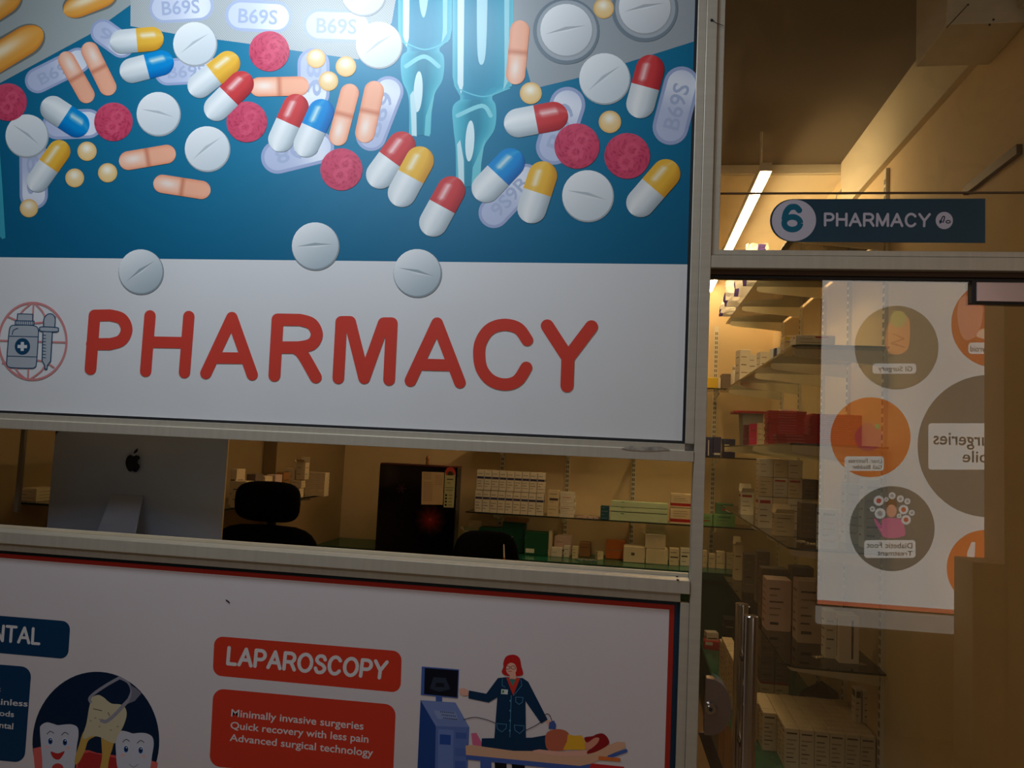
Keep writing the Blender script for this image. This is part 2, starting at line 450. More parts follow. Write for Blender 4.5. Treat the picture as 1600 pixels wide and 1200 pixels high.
# aluminium framing
mu = MB().box(0.1495, 0.1768, -0.016, 0.045, 0.0, 3.15, ALU)
struct(mu, 'trim_3', bevel=0.0015)
pf = MB().box(0.1275, 0.1490, -0.012, 0.010, 1.6205, 3.15, ALU)
pf.box(0.1275, 0.1490, -0.012, 0.010, 0.0, 1.2335, ALU)
struct(pf, 'trim_4', bevel=0.0015)
tr = MB().box(0.1775, 1.0595, -0.014, 0.045, 2.064, 2.096, ALU_H)
tr.box(0.1965, 1.0595, -0.010, 0.04, 2.0975, 2.111, ALU_H)
tr.box(0.1775, 0.1962, -0.010, 0.04, 2.0975, 3.15, ALU)
tr.box(0.1775, 1.0595, 0.006, 0.04, 2.052, 2.0635, BROWN_G)
tr.box(0.1775, 1.0595, 0.014, 0.04, 2.044, 2.0515, ALU_DK)
struct(tr, 'trim_5', bevel=0.0012)
# screw in the mullion
sx, sz = XZ(1111, 37)
scw = MB().cyl((sx, -0.016, sz), (sx, -0.019, sz), 0.0038, 0.003, ALU_DK, 12)
scw.tube([(sx, -0.0175, sz), (sx+.012, -0.0185, sz-.009), (sx+.03, -0.0175, sz-.016)], 0.0008, ALU_DK, 6)
scw.build('screw', None, label='small dark screw driven into the upper aluminium mullion', cat='screw')

# service opening
w1 = thing('window_1', (-1.0, 0.0, 1.43), kind='structure')
hd = MB().box(-2.5, 0.1272, -0.012, 0.04, 1.6045, 1.6200, ALU_H)
hd.box(-2.5, 0.1485, -0.018, 0.05, 1.5765, 1.6030, ALU_H)
hd.box(-2.5, 0.1272, -0.0135, 0.0, 1.6028, 1.6046, RACK)
hd.build('header_rail', w1, bevel=0.0012)
sl = MB().box(-2.5, 0.1485, -0.020, 0.075, 1.2560, 1.2880, ALU_H)
sl.box(-2.5, 0.1272, -0.012, 0.03, 1.2345, 1.2540, ALU_H)
sl.box(-2.5, 0.1272, -0.0135, 0.0, 1.2538, 1.2562, RACK)
sl.build('sill_rail', w1, bevel=0.0015)
MB().box(-2.5, 0.1485, 0.045, 0.062, 1.2885, 1.2960, mat('sill_track', (0.55, 0.46, 0.33), 0.5)).build('sliding_track', w1)
sc1 = MB()
for px, py in ((1058, 901), (1059, 906)):
    q = onZ(px, py, 1.289); sc1.cyl((q.x, q.y, 1.2882), (q.x, q.y, 1.2905), 0.0035, 0.003, ALU_DK, 12)
sc1.build('screw_pair', w1)
tx, tz = XZ(1015, 703)
tp = MB(); 
tp.prism([(tx-.07, tz), (tx-.05, tz+.008), (tx-.01, tz+.007), (tx+.03, tz+.009), (tx+.05, tz+.002), (tx+.0, tz-.003), (tx-.05, tz-.003)], 'y', -0.0195, -0.0185, mat('old_tape', (0.36, 0.33, 0.28), 0.3, var=0.4, scale=60))
tp.build('tape_scrap', w1)

# transom window
w2 = thing('window_2', (0.64, 0.01, 2.5), kind='structure')
MB().box(0.197, 1.0595, 0.004, 0.010, 2.112, 2.2585, _mats['transom_glass_inner'], {2: GLASS_TR}).build('lower_pane', w2)
MB().box(0.197, 1.0595, 0.004, 0.010, 2.2625, 2.90, _mats['transom_glass_inner'], {2: GLASS_TR}).build('upper_pane', w2)
MB().box(0.197, 1.0595, 0.003, 0.011, 2.2588, 2.2622, BROWN_G).build('pane_joint', w2)

# glass door
d1 = thing('door_1', (0.62, 0.02, 0.0), kind='structure')
MB().box(0.1800, 1.055, 0.018, 0.028, 0.01, 2.0425, _mats['door_glass_inner'], {2: GLASS_DOOR}).build('glass_pane', d1)
a = XZ(1520, 437); b = XZ(1590, 474)
pt = MB().box(a[0], 1.055, 0.006, 0.042, b[1], a[1]-.001, ALU_DK)
pt.box(a[0]+.009, 1.055, 0.002, 0.0062, b[1]+.004, a[1]-.005, STEEL_PK)
pt.build('patch_fitting', d1, bevel=0.001)
def pull(px, py, y, name):
    p = onY(px, py, y); m = MB()
    m.cyl((p.x, y, 0.75), (p.x, y, p.z), 0.0165, 0.0165, STEEL, 28)
    m.cyl((p.x, y, p.z), (p.x, y, p.z+.002), 0.0165, 0.0150, STEEL, 28)
    for z in (0.9, p.z-.12):
        if y < 0: m.cyl((p.x, y, z), (p.x, 0.0178, z), 0.008, 0.008, STEEL, 14)
        else: m.cyl((p.x, 0.0282, z), (p.x, y, z), 0.008, 0.008, STEEL, 14)
    return m.build(name, d1)
pull(1174, 963, -0.045, 'pull_handle')
pull(1159, 944, 0.085, 'pull_handle')
lx, lz = XZ(1101, 1102, -0.002)
lk = MB(); pr_ = [(0.0, -.066), (0.0, .066)]+[(0.052*cos(t)+.010, .066*sin(t)) for t in [pi/2-pi*i/18 for i in range(19)]]
lk.prism([(lx+u+.0, lz+v) for u, v in pr_], 'y', -0.012, 0.0175, STEEL_DK, smooth=False)
lo = lk.build('lock_plate', d1, bevel=0.004)
lxx, lzz = XZ(1110, 1107, -0.014)
MB().cyl((lxx, -0.0122, lzz), (lxx, -0.019, lzz), 0.016, 0.013, STEEL, 24).cyl((lxx, -0.0192, lzz), (lxx, -0.022, lzz), 0.009, 0.008, STEEL, 20).cyl((lxx, -0.0221, lzz), (lxx, -0.0226, lzz), 0.005, 0.005, ALU_DK, 8).build('lock_cylinder', lo)
q0 = onY(1100, 1145, 0.0325); q1 = onY(1125, 1215, 0.0325)
MB().prism([(q0.x-.014, q0.z), (q0.x+.014, q0.z), (q1.x+.016, q1.z), (q1.x-.016, q1.z)], 'y', 0.030, 0.037, BLACKP).build('locking_arm', d1)

# ================================================================= UPPER SIGNBOARD
VINYL = print_mat('printed_vinyl', 0.34)
HATCH1 = print_mat('printed_foil_lines', 0.34, hatch=(95, 0.9, 0.72))
HATCH2 = print_mat('printed_foil_mesh', 0.34, hatch=(60, 0.75, 0.62, -0.75))
HATCH3 = print_mat('printed_foil_weave', 0.34, hatch=(75, 0.35, 0.78, -1.2))
sb = thing('pharmacy_signboard', (-0.85, 0.0, 2.2), 'large blue and white printed board lettered PHARMACY above the service opening', 'signboard')
MB().box(-2.9, 0.1262, 0.0, 0.0115, 1.6215, 3.14, ALU_DK).build('backing_panel', sb)
A = Art(sb, 0.0, -0.0006, -1, VINYL)
BX = 0.1205          # right edge of the print
def shade_mix(a, b, t): return tuple(a[i]+(b[i]-a[i])*t for i in range(3))
# printed ground: blue field with a soft lighter middle, white band under it
def grid_print(name, x0, x1, z0, z1, nx, nz, fn):
    mb = MB(); y = A.layer(); vs = []; cs = []
    for j in range(nz+1):
        for i in range(nx+1):
            x = x0+(x1-x0)*i/nx; z = z0+(z1-z0)*j/nz; vs.append((x, y, z)); cs.append(fn(x, z))
    n = nx+1
    mb.add(vs, [(j*n+i, j*n+i+1, j*n+n+i+1, j*n+n+i) for j in range(nz) for i in range(nx)], VINYL, cs)
    return mb.build(name, sb)
def bluefn(x, z):
    d = hypot((x+0.75)/1.3, (z-2.65)/0.75); t = max(0, 1-d)
    return tuple(max(0.004, v) for v in (0.004+0.008*t, 0.120+0.12*t, 0.250+0.17*t))
grid_print('blue_print_field', -2.9, BX, 2.0745, 3.13, 24, 14, bluefn)
grid_print('white_print_band', -2.9, BX, 1.6275, 2.0745, 4, 2, lambda x, z: (0.78, 0.80, 0.83))

K = 2.857
def TA(x, y): return (x/K, y/K)
def TB(x, y): return (540+x/K, y/K)
# ---- foil packs
def foil(pts, c, m, name):
    A.start(); A.poly([(x, y) for x, y in pts], c, m); return A.done(name)
foil([(-260, -120), (260, -120), (208, 5), (140, 54), (0, 130), (-260, 240)], (172, 184, 186), HATCH1, 'printed_foil_pack')
foil([(205, -120), (204, 41), (273, 53), (385, 68), (480, 82), (560, 93), (612, 36), (640, -120)], (205, 214, 218), HATCH2, 'printed_foil_pack')
foil([(800, -120), (801, 28), (832, 139), (907, 121), (1084, 65), (1086, 10), (1086, -120)], (170, 180, 188), HATCH3, 'printed_foil_pack')
# ---- print elements
def gel(a, b, w):
    A.start()
    A.capsule(a[0]-1, a[1]-2, b[0]+2, b[1]+1, w+7, lambda u, s: (115, 118, 112), squash=1.3)
    def fn(u, s):
        base = (235, 165, 70); hi = (255, 238, 205); sh = (205, 120, 40)
        t = math.exp(-((s+0.25)/0.42)**2)*math.exp(-((u-0.42)/0.33)**2)
        c = shade_mix(base, hi, t); e = max(0, abs(s)-0.7)/0.3
        return shade_mix(c, sh, e*0.7)
    A.capsule(a[0], a[1], b[0], b[1], w, fn, squash=1.5)
    A.done('printed_softgel')
gel(TA(-110, 320), TA(190, 135), 44); gel(TA(285, 55), TA(520, -40), 34); gel(TA(-130, 110), TA(90, -40), 40)
def lav(a, b, w, txt=None, flip=False, white=False):
    A.start()
    edge = (158, 172, 210) if not white else (172, 186, 216); mid = (186, 197, 228) if not white else (205, 214, 236)
    A.capsule(*a, *b, w, lambda u, s: edge)
    L = hypot(b[0]-a[0], b[1]-a[1]); dx, dy = (b[0]-a[0])/L, (b[1]-a[1])/L; k = w*0.10
    def fn(u, s):
        t = math.exp(-((u-0.8)/0.25)**2)*0.9
        return shade_mix(mid, (232, 238, 250), t)
    A.capsule(a[0]+dx*k, a[1]+dy*k, b[0]-dx*k, b[1]-dy*k, w-2*k, fn)
    if txt:
        nx, ny = -dy, dx; h = w*0.23; t0, t1 = 0.2*L, 0.78*L
        f = -1 if flip else 1
        def pt(t, s): return (a[0]+dx*t+nx*s*f, a[1]+dy*t+ny*s*f)
        A.text(txt, [pt(t0, h), pt(t1, h), pt(t1, -h), pt(t0, -h)], (170, 184, 216), 0.015)
    A.done('printed_lavender_tablet')
lav(TA(665, 40), TA(955, 22), 48, 'B69S', white=True); lav(TA(1005, 65), TA(1305, 80), 50, 'B69S', white=True); lav(TA(1352, 110), TA(1660, 120), 52, 'B69S', white=True)
lav(TA(118, 385), TA(400, 245), 40, 'B69S'); lav(TA(415, 110), TA(590, 235), 40, '98'); lav(TA(690, 325), TA(985, 310), 42, 'B69S')
lav(TA(190, 560), TA(460, 550), 46, None); lav(TA(150, 630), TA(152, 935), 44, '86'); lav(TA(1400, 215), TA(1400, 490), 50, '86', flip=True)
lav(TA(1168, 720), TA(1490, 640), 52, '869', flip=True)
lav(TB(90, 670), TB(215, 345), 48, 'B69', ); lav(TB(905, 732), TB(1015, 392), 56, 'B69'); lav(TB(615, 1000), TB(850, 750), 48, '9S9B'); lav(TB(1430, 645), TB(1520, 300), 56, 'B69S')
# ---- ampoules
def ampoule(bx0, bx1, y_sh, n0, n1, y_n, b0, b1, y_b, tip, p1, p2, y_t):
    A.start()
    g1 = (28, 140, 175); g2 = (95, 195, 215); w = (215, 238, 244)
    def T(x, y): return TB(x, y)
    outl = [(bx0, -300), (bx0, y_sh-60), (bx0+8, y_sh-15), (n0, y_n-20), (n0, y_n+5)]
    outr = [(bx1, -300), (bx1, y_sh-60), (bx1-8, y_sh-15), (n1, y_n-20), (n1, y_n+5)]
    # body strips with a left-right glass gradient
    def strip(lf, rt, cs):
        lf = [T(*p) for p in lf]; rt = [T(*p) for p in rt]; k = len(cs)-1; vs = []; cc = []
        for l, r in zip(lf, rt):
            for i in range(k+1):
                t = i/k; vs.append((l[0]+(r[0]-l[0])*t, l[1]+(r[1]-l[1])*t)); cc.append(lin(cs[i]))
        n = k+1; fs = [(j*n+i, j*n+i+1, j*n+n+i+1, j*n+n+i) for j in range(len(lf)-1) for i in range(k)]
        A.mb.add(A.P(vs, A.layer()), fs, VINYL, cc)
    strip(outl, outr, [g2, (40, 150, 185), g1, g1, (35, 148, 182), (50, 165, 195), g2])
    bulb_l = crom([(n0, y_n-5), (b0, y_b-45), (b0+4, y_b+50), (p1[0]-8, y_t-170), (p1[0]-6, y_t)], 5)
    bulb_r = crom([(n1, y_n-5), (b1, y_b-45), (b1-6, y_b+50), (p2[1]+14, y_t-170), (p2[1]+2, y_t-10)], 5)
    strip(bulb_l, bulb_r, [g2, (60, 170, 195), (30, 135, 165), (30, 135, 165), (55, 165, 190), g2])
    # body highlights
    q = (bx0+bx1)/2
    A.poly([T(bx0+22, -300), T(bx0+55, -300), T(bx0+48, y_sh-20), T(bx0+38, y_sh+20), T(bx0+22, y_sh-30)], w)
    A.poly([T(bx1-16, -300), T(bx1-42, -300), T(bx1-40, y_sh-60), T(bx1-46, y_sh+5), T(bx1-22, y_sh-40)], (150, 215, 230))
    A.poly([T(x, y) for x, y in crom([(q-22, -200), (q+18, -200), (q+14, y_sh-200), (q-6, y_sh-110), (q-26, y_sh-190)], 5, True)], (175, 222, 235))
    A.stroke([T(x, y) for x, y in crom([(bx0+18, y_sh-5), (q, y_sh+32), (bx1-18, y_sh-5)], 6)], 2.0, g2)
    A.stroke([T(x, y) for x, y in crom([(b0+22, y_b-8), (q-5, y_b-52), (b1-24, y_b-8)], 6)], 6.5, (135, 212, 225))
    bc = (b0+b1)/2
    A.disc(*T(bc-20, y_b+105), 7.0, w, ry=32, rot=0.05)
    A.poly([T(*p) for p in [(p1[0]-2, y_b+120), (p1[0]+12, y_b+100), (p1[1]-2, y_t-120), (p1[1], y_t), (p1[0]+6, y_t-5), (p1[0]+2, y_t-100)]], (200, 232, 240))
    A.poly([T(*p) for p in [(p2[1]+6, y_b+140), (p2[1]+24, y_b+90), (p2[1]+2, y_t-80), (p2[1]-2, y_t), (p2[0], y_t-5), (p2[0]+6, y_t-90)]], (110, 200, 215))
    A.done('printed_ampoule')
ampoule(235, 475, 190, 275, 420, 235, 248, 440, 305, 0, (290, 318), (352, 378), 610)
ampoule(478, 750, 400, 512, 655, 450, 478, 672, 525, 0, (500, 530), (562, 600), 838)
A.start(); A.poly([(-30, 200), (0, 235), (4, 290), (9, 372), (4, 374), (-30, 330)], (60, 165, 190)); A.done('printed_ampoule')
# ---- beads, tablets
def bead(p, r):
    A.start()
    def fn(x, y):
        t = math.exp(-(((x+0.05)/0.5)**2+((y+0.3)/0.45)**2)); e = max(0, hypot(x, y)-0.75)/0.25
        return shade_mix(shade_mix((238, 205, 145), (255, 250, 235), t), (225, 175, 100), e*0.8)
    A.shaded(p[0], p[1], r/K, fn); A.done('printed_bead')
def tablet(p, r, ang, base=(203, 214, 222)):
    A.start()
    A.disc(p[0]+0.8, p[1]+1.4, r/K+0.4, tuple(int(v*0.82) for v in base))
    def fn(x, y): return shade_mix(base, (238, 243, 247), max(0, 0.55-0.55*(x*0.5+y*0.8)))
    A.shaded(p[0], p[1], r/K-0.8, fn)
    a = math.radians(ang); dx, dy = cos(a), sin(a); L = r/K*0.80; w = r/K*0.075
    A.poly([(p[0]-dx*L, p[1]-dy*L), (p[0]-dy*-w*1.6, p[1]-dx*w*1.6), (p[0]+dx*L, p[1]+dy*L)], tuple(int(v*0.91) for v in base))
    A.poly([(p[0]-dx*L, p[1]-dy*L), (p[0]-dy*w*0.9, p[1]+dx*w*0.9), (p[0]+dx*L, p[1]+dy*L)], (228, 235, 240))
    A.done('printed_round_tablet')
def pink(p, r):
    A.start(); rnd = random.Random(int(p[0]*10))
    def fn(x, y):
        v = rnd.random(); c = shade_mix((205, 72, 105), (160, 40, 72), (v-0.62)*2.2 if v > 0.62 else 0)
        if abs(hypot(x+0.05, y-0.28)-0.26) < 0.09 or abs(hypot(x-0.2, y+0.25)-0.25) < 0.08: c = shade_mix(c, (225, 95, 125), 0.6)
        return shade_mix(c, (228, 100, 128), max(0, -y)*0.4)
    A.shaded(p[0], p[1], r/K, fn, 44, 13); A.done('printed_pink_tablet')
def salmon(a, b, w):
    A.start()
    def fn(u, s):
        c = (248, 190, 162) if u < 0.5 else (246, 180, 150)
        t = math.exp(-((s+0.1)/0.45)**2)*(math.exp(-((u-0.25)/0.16)**2))
        c = shade_mix(c, (250, 232, 222), t); e = max(0, abs(s)-0.6)/0.4
        c = shade_mix(c, (232, 145, 110), e*0.75)
        if 0.485 < u < 0.515: c = shade_mix(c, (205, 120, 90), 0.8)
        return c
    A.capsule(*a, *b, w/K, fn); A.done('printed_salmon_tablet')
COLS = {'r': ((205, 62, 66), (160, 35, 45)), 'y': ((238, 186, 66), (200, 140, 40)), 'b': ((0, 140, 214), (0, 95, 170))}
def caps(a, b, w, k):
    A.start(); cc, dk = COLS[k]
    def fn(u, s):
        if u < 0.5:
            c = (212, 222, 228); c = shade_mix(c, (240, 245, 248), math.exp(-((s+0.3)/0.4)**2)); return shade_mix(c, (150, 165, 175), max(0, s-0.35)/0.65)
        c = cc; c = shade_mix(c, dk, max(0, s-0.3)/0.7)
        t = math.exp(-((s+0.35)/0.2)**2)*(1 if 0.56 < u < 0.86 else 0.25)
        return shade_mix(c, (255, 235, 235) if k == 'r' else (250, 250, 240), t*0.8)
    A.capsule(a[0], a[1], b[0], b[1], w/K, fn); A.done('printed_capsule')
tablet(TA(870, 195), 98, -35); tablet(TA(707, 507), 98, 14); tablet(TA(925, 663), 101, -38); tablet(TA(120, 605), 96, 38)
tablet(TB(80, -30), 100, -35); tablet(TB(148, 200), 104, -36); tablet(TB(1155, 350), 114, -38); tablet(TB(1080, 873), 115, 14)
for p, r, a_ in ((TB(985, 140), 128, -12), (TB(1335, 40), 128, -12)):
    A.start(); A.disc(p[0], p[1], r*1.16/K, (120, 135, 147)); A.disc(p[0]+1, p[1]-1, r*1.05/K, (168, 178, 188)); A.done('printed_blister_pocket')
    tablet((p[0], p[1]-2), r-10, a_, (196, 203, 210))
for p, r in ((TA(1412, 262), 43), (TA(1545, 298), 46), (TA(1467, 363), 44), (TA(390, 676), 43), (TA(335, 795), 42), (TA(482, 772), 43), (TA(131, 930), 41), (TB(827, 417), 49), (TB(1180, 545), 50), (TB(1152, 38), 46)): bead(p, r)
for a_, b_, w in (((280, 235), (405, 457), 76), ((385, 192), (500, 424), 78), ((1115, 390), (1380, 384), 86), ((533, 725), (786, 682), 84), ((686, 815), (941, 855), 82)):
    salmon(TA(*a_), TA(*b_), w)
salmon(TA(1500, 650), TA(1572, 376), 84); salmon(TB(78, 637), TB(137, 363), 88); salmon(TB(755, 378), TB(782, 92), 86)
for p, r in ((TA(1203, 230), 90), (TA(38, 457), 84), (TA(508, 545), 86), (TA(1103, 545), 91), (TA(1525, 757), 94), (TB(1033, 653), 101), (TB(1257, 697), 102)): pink(p, r)
for a_, b_, w, k in (((492, 192), (732, 170), 108, 'y'), ((537, 330), (776, 268), 112, 'b'), ((850, 418), (1062, 250), 112, 'y'), ((928, 525), (1118, 335), 116, 'r'), ((190, 455), (392, 588), 116, 'b'), ((142, 850), (295, 635), 102, 'y'), ((1232, 675), (1345, 425), 116, 'r'), ((1345, 698), (1458, 448), 116, 'b')):
    caps(TA(*a_), TA(*b_), w, k)
for a_, b_, w, k in (((708, 562), (992, 508), 130, 'r'), ((1300, 527), (1376, 248), 128, 'r'), ((118, 832), (288, 600), 128, 'r'), ((222, 918), (362, 662), 128, 'y'), ((362, 1050), (502, 795), 128, 'r'), ((583, 888), (780, 680), 130, 'b'), ((812, 995), (900, 724), 130, 'y'), ((1275, 955), (1472, 727), 130, 'y')):
    caps(TB(*a_), TB(*b_), w, k)
GREYT = (172, 188, 198)
tablet(TA(1408, 1097), 106, -3, GREYT); tablet((220.5, 424), 100, -36, GREYT); tablet((652, 426), 107, 14, GREYT)

# ---- lettering
RED = (216, 72, 60)
S1 = 1600/420
def Q1(pts): return [(120+x/S1, 470+y/S1) for x, y in pts]
def Q2(pts): return [(520+x/S1, 470+y/S1) for x, y in pts]
def letter(strokes, w):
    A.start()
    for st in strokes: A.stroke(st, w/S1, RED)
    A.done('printed_letter')
letter([Q1([(84, 406), (108, 88)]), Q1([(108, 88)]+crom([(200, 86), (270, 108), (299, 172), (268, 235), (200, 258)], 6)+[(92, 258)])], 70)
letter([Q1([(412, 419), (438, 90)]), Q1([(643, 427), (669, 94)]), Q1([(425, 246), (656, 250)])], 68)
letter([Q1([(770, 432), (925, 100)]), Q1([(925, 100), (1046, 440)]), Q1([(835, 340), (1010, 342)])], 68)
letter([Q1([(1178, 445), (1197, 112)]), Q1([(1197, 112)]+crom([(1330, 114), (1400, 138), (1430, 200), (1400, 258), (1320, 278)], 6)+[(1188, 278)]), Q1(crom([(1300, 280), (1345, 318), (1424, 455)], 6))], 72)
letter([Q2([(34, 460), (52, 126)]), Q2([(52, 126), (104, 126)]), Q2([(104, 126), (188, 460)]), Q2([(188, 460), (304, 134)]), Q2([(304, 134), (352, 134)]), Q2([(352, 134), (336, 470)])], 70)
letter([Q2([(463, 476), (622, 134)]), Q2([(622, 134), (757, 486)]), Q2([(540, 380), (705, 384)])], 70)
letter([Q2(crom([(1157, 234), (1105, 165), (1020, 143), (935, 170), (882, 245), (872, 330), (890, 412), (945, 475), (1025, 498), (1100, 475), (1152, 398)], 6))], 72)
letter([Q2([(1277, 150), (1400, 340)]), Q2([(1540, 155), (1400, 340)]), Q2([(1400, 335), (1394, 506)])], 78)

# ---- emblem: medicine bottle and dropper over a globe
def E4(x, y): return (x/4, 380+y/4)
GL = (214, 140, 142); NV = (24, 72, 108)
A.start()
A.stroke([E4(207+212*cos(t), 613+240*sin(t)) for t in [2*pi*i/48 for i in range(49)]], 3.4, GL)
for pts in ([(-8, 608), (415, 620)], [(213, 378), (207, 500)], [(185, 700), (178, 850)]): A.stroke([E4(*p) for p in pts], 2.6, GL)
for pts in ([(195, 380), (140, 430), (110, 500)], [(225, 380), (270, 430), (300, 500)], [(55, 460), (150, 495), (270, 495), (350, 460)], [(20, 750), (120, 735), (260, 735), (340, 775)], [(90, 760), (120, 810), (165, 848)], [(290, 750), (260, 800), (195, 848)]):
    A.stroke([E4(*p) for p in crom(pts, 6)], 2.6, GL)
A.done('printed_globe')
A.start()
W_ = (178, 186, 196)
body = crom([(60, 560), (72, 520), (105, 513), (205, 515), (238, 530), (243, 570), (232, 740), (222, 775), (190, 782), (75, 778), (48, 765), (46, 730)], 4, True)
A.poly([E4(*p) for p in body], W_)
A.stroke([E4(*p) for p in body+[body[0]]], 1.5, NV)
A.poly([E4(*p) for p in [(112, 445), (210, 447), (208, 485), (110, 483)]], W_)
A.stroke([E4(*p) for p in [(110, 484), (114, 442), (208, 445), (207, 486)]], 1.5, NV)
A.poly([E4(*p) for p in [(100, 485), (216, 488), (214, 512), (98, 510)]], W_)
A.stroke([E4(*p) for p in [(100, 485), (216, 488), (214, 514), (98, 511), (100, 485)]], 1.5, NV)
for i in range(9): A.stroke([E4(110+i*12, 487), E4(109+i*12, 511)], 0.8, NV)
A.stroke([E4(62, 582), E4(241, 586)], 1.3, NV); A.stroke([E4(52, 706), E4(236, 712)], 1.3, NV)
A.stroke([E4(*p) for p in crom([(80, 572), (88, 545), (115, 533)], 5)], 1.3, NV)
A.disc(*E4(144, 646), 12, NV, ry=13)
A.poly([E4(134, 618), E4(154, 618), E4(152, 674), E4(132, 674)], (215, 220, 226)); A.poly([E4(114, 636), E4(173, 637), E4(172, 657), E4(113, 656)], (215, 220, 226))
A.done('printed_bottle')
A.start()
A.poly([E4(*p) for p in [(272, 555), (330, 555), (322, 735), (300, 765), (298, 788), (282, 788), (280, 762), (268, 735)]], W_)
A.stroke([E4(*p) for p in [(272, 553), (267, 735), (283, 765), (284, 788), (297, 788), (300, 765), (320, 738), (331, 555)]], 1.6, NV)
bulb = crom([(277, 522), (278, 475), (300, 446), (330, 445), (348, 470), (346, 524)], 5)
A.poly([E4(*p) for p in bulb], W_); A.stroke([E4(*p) for p in bulb], 1.6, NV)
cl_ = crom([(252, 535), (262, 524), (358, 528), (368, 540), (358, 554), (262, 551)], 3, True)
A.poly([E4(*p) for p in cl_], W_); A.stroke([E4(*p) for p in cl_+[cl_[0]]], 1.6, NV)
for i in range(8): A.stroke([E4(273, 575+i*20), E4(289, 577+i*20)], 1.3, NV)
A.done('printed_dropper')

# ================================================================= LOWER BOARD
lb = thing('services_board', (-0.85, 0.0, 0.8), 'white printed board with dental and laparoscopy panels below the service opening', 'signboard')
xr = XZ(1062.3, 945)[0]-0.0008
MB().box(-2.9, 0.1268, 0.0, 0.0115, 0.35, 1.2338, mat('navy_border', (0.004, 0.03, 0.06), 0.35)).build('navy_border', lb)
A = Art(lb, 0.0, -0.0006, -1, VINYL); A.flat = True
xn = XZ(1049, 1110)[0]; xd = XZ(1041, 1110)[0]
A.start(); A.poly([(-2.9, 0.35), (xn, 0.35), (xn, 1.2245), (-2.9, 1.2245)], (176, 46, 36)); A.done('red_border')
A.start(); A.poly([(-2.9, 0.35), (xd, 0.35), (xd, 1.2125), (-2.9, 1.2125)], (222, 214, 218)); A.done('white_ground')
A.flat = False
def prr(q, r, c, name):
    """rounded rectangle given by 4 px corners bl br tr tl"""
    A.start(); w = hypot(q[1][0]-q[0][0], q[1][1]-q[0][1]); h = hypot(q[3][0]-q[0][0], q[3][1]-q[0][1])
    A.poly([A.quad(q, u/w, v/h) for u, v in rrect(0, 0, w, h, r)], c); return A.done(name)
NAVY = (8, 58, 96); RD = (212, 60, 40); WT = (226, 222, 224)
def T5(x, y): return (320+x/5, 980+y/5)
prr([T5(62, 376), T5(1530, 512), T5(1540, 188), T5(76, 68)], 14, RD, 'red_heading_panel')
A.start(); A.letters('LAPAROSCOPY', [T5(178, 284), T5(1408, 398), T5(1424, 272), T5(188, 160)], 5.5, WT); A.done('white_heading_lettering')
prr([T5(36, 1084), T5(1470, 1210), T5(1494, 606), T5(68, 476)], 17, RD, 'red_text_panel')
A.start()
A.text('Minimally invasive surgeries', [T5(206, 694), T5(1240, 800), T5(1243, 738), T5(211, 636)], WT)
A.text('Quick recovery with less pain', [T5(200, 790), T5(1278, 902), T5(1281, 840), T5(205, 734)], WT)
A.text('Advanced surgical technology', [T5(194, 886), T5(1314, 1010), T5(1318, 946), T5(199, 830)], WT)
A.done('white_text_lines')
def T6(x, y): return (x/4.615, 940+y/4.615)
prr([T6(-520, 325), T6(492, 415), T6(510, 143), T6(-505, 60)], 13, NAVY, 'navy_heading_panel')
A.start(); A.letters('DENTAL', [T6(-216, 262), T6(282, 304), T6(288, 198), T6(-206, 156)], 4.4, WT); A.done('white_heading_lettering')
prr([T6(-560, 1090), T6(178, 1162), T6(230, 472), T6(-510, 412)], 16, NAVY, 'navy_text_panel')
A.start()
A.text('t', [T6(-14, 644), T6(6, 646), T6(8, 610), T6(-12, 608)], WT)
A.text('Painless', [T6(-76, 736), T6(200, 756), T6(203, 712), T6(-73, 688)], WT)
A.text('Methods', [T6(-160, 806), T6(102, 832), T6(105, 790), T6(-156, 766)], WT)
A.text('Dental', [T6(-90, 898), T6(96, 920), T6(99, 874), T6(-86, 856)], WT)
A.done('white_text_lines')
# dental round picture
A.start(); A.disc(*T6(693, 1010), 99, (6, 36, 66), ry=109.5, rot=0.07, seg=64); A.done('navy_round_picture')
GUM = (214, 88, 84)
A.start()
A.poly([T6(*p) for p in [(240, 1058), (300, 1045), (330, 1300), (262, 1300)]], (225, 105, 100))
A.done('printed_gum'); A.start()
A.poly([T6(*p) for p in [(1090, 1145), (1140, 1160), (1120, 1300), (1060, 1300)]], (225, 105, 100))
A.done('printed_gum'); A.start()
A.poly([T6(*p) for p in [(560, 1070), (640, 1070), (700, 1090), (850, 1110), (850, 1300), (540, 1300)]], GUM)
A.poly([T6(*p) for p in [(565, 1100), (650, 1085), (850, 1130), (850, 1300), (560, 1300)]], (178, 48, 50))
A.done('printed_gum')
def tooth(pts, c, name, extra):
    A.start(); A.poly([T6(*p) for p in crom(pts, 5, True)], c)
    extra(); A.done(name)
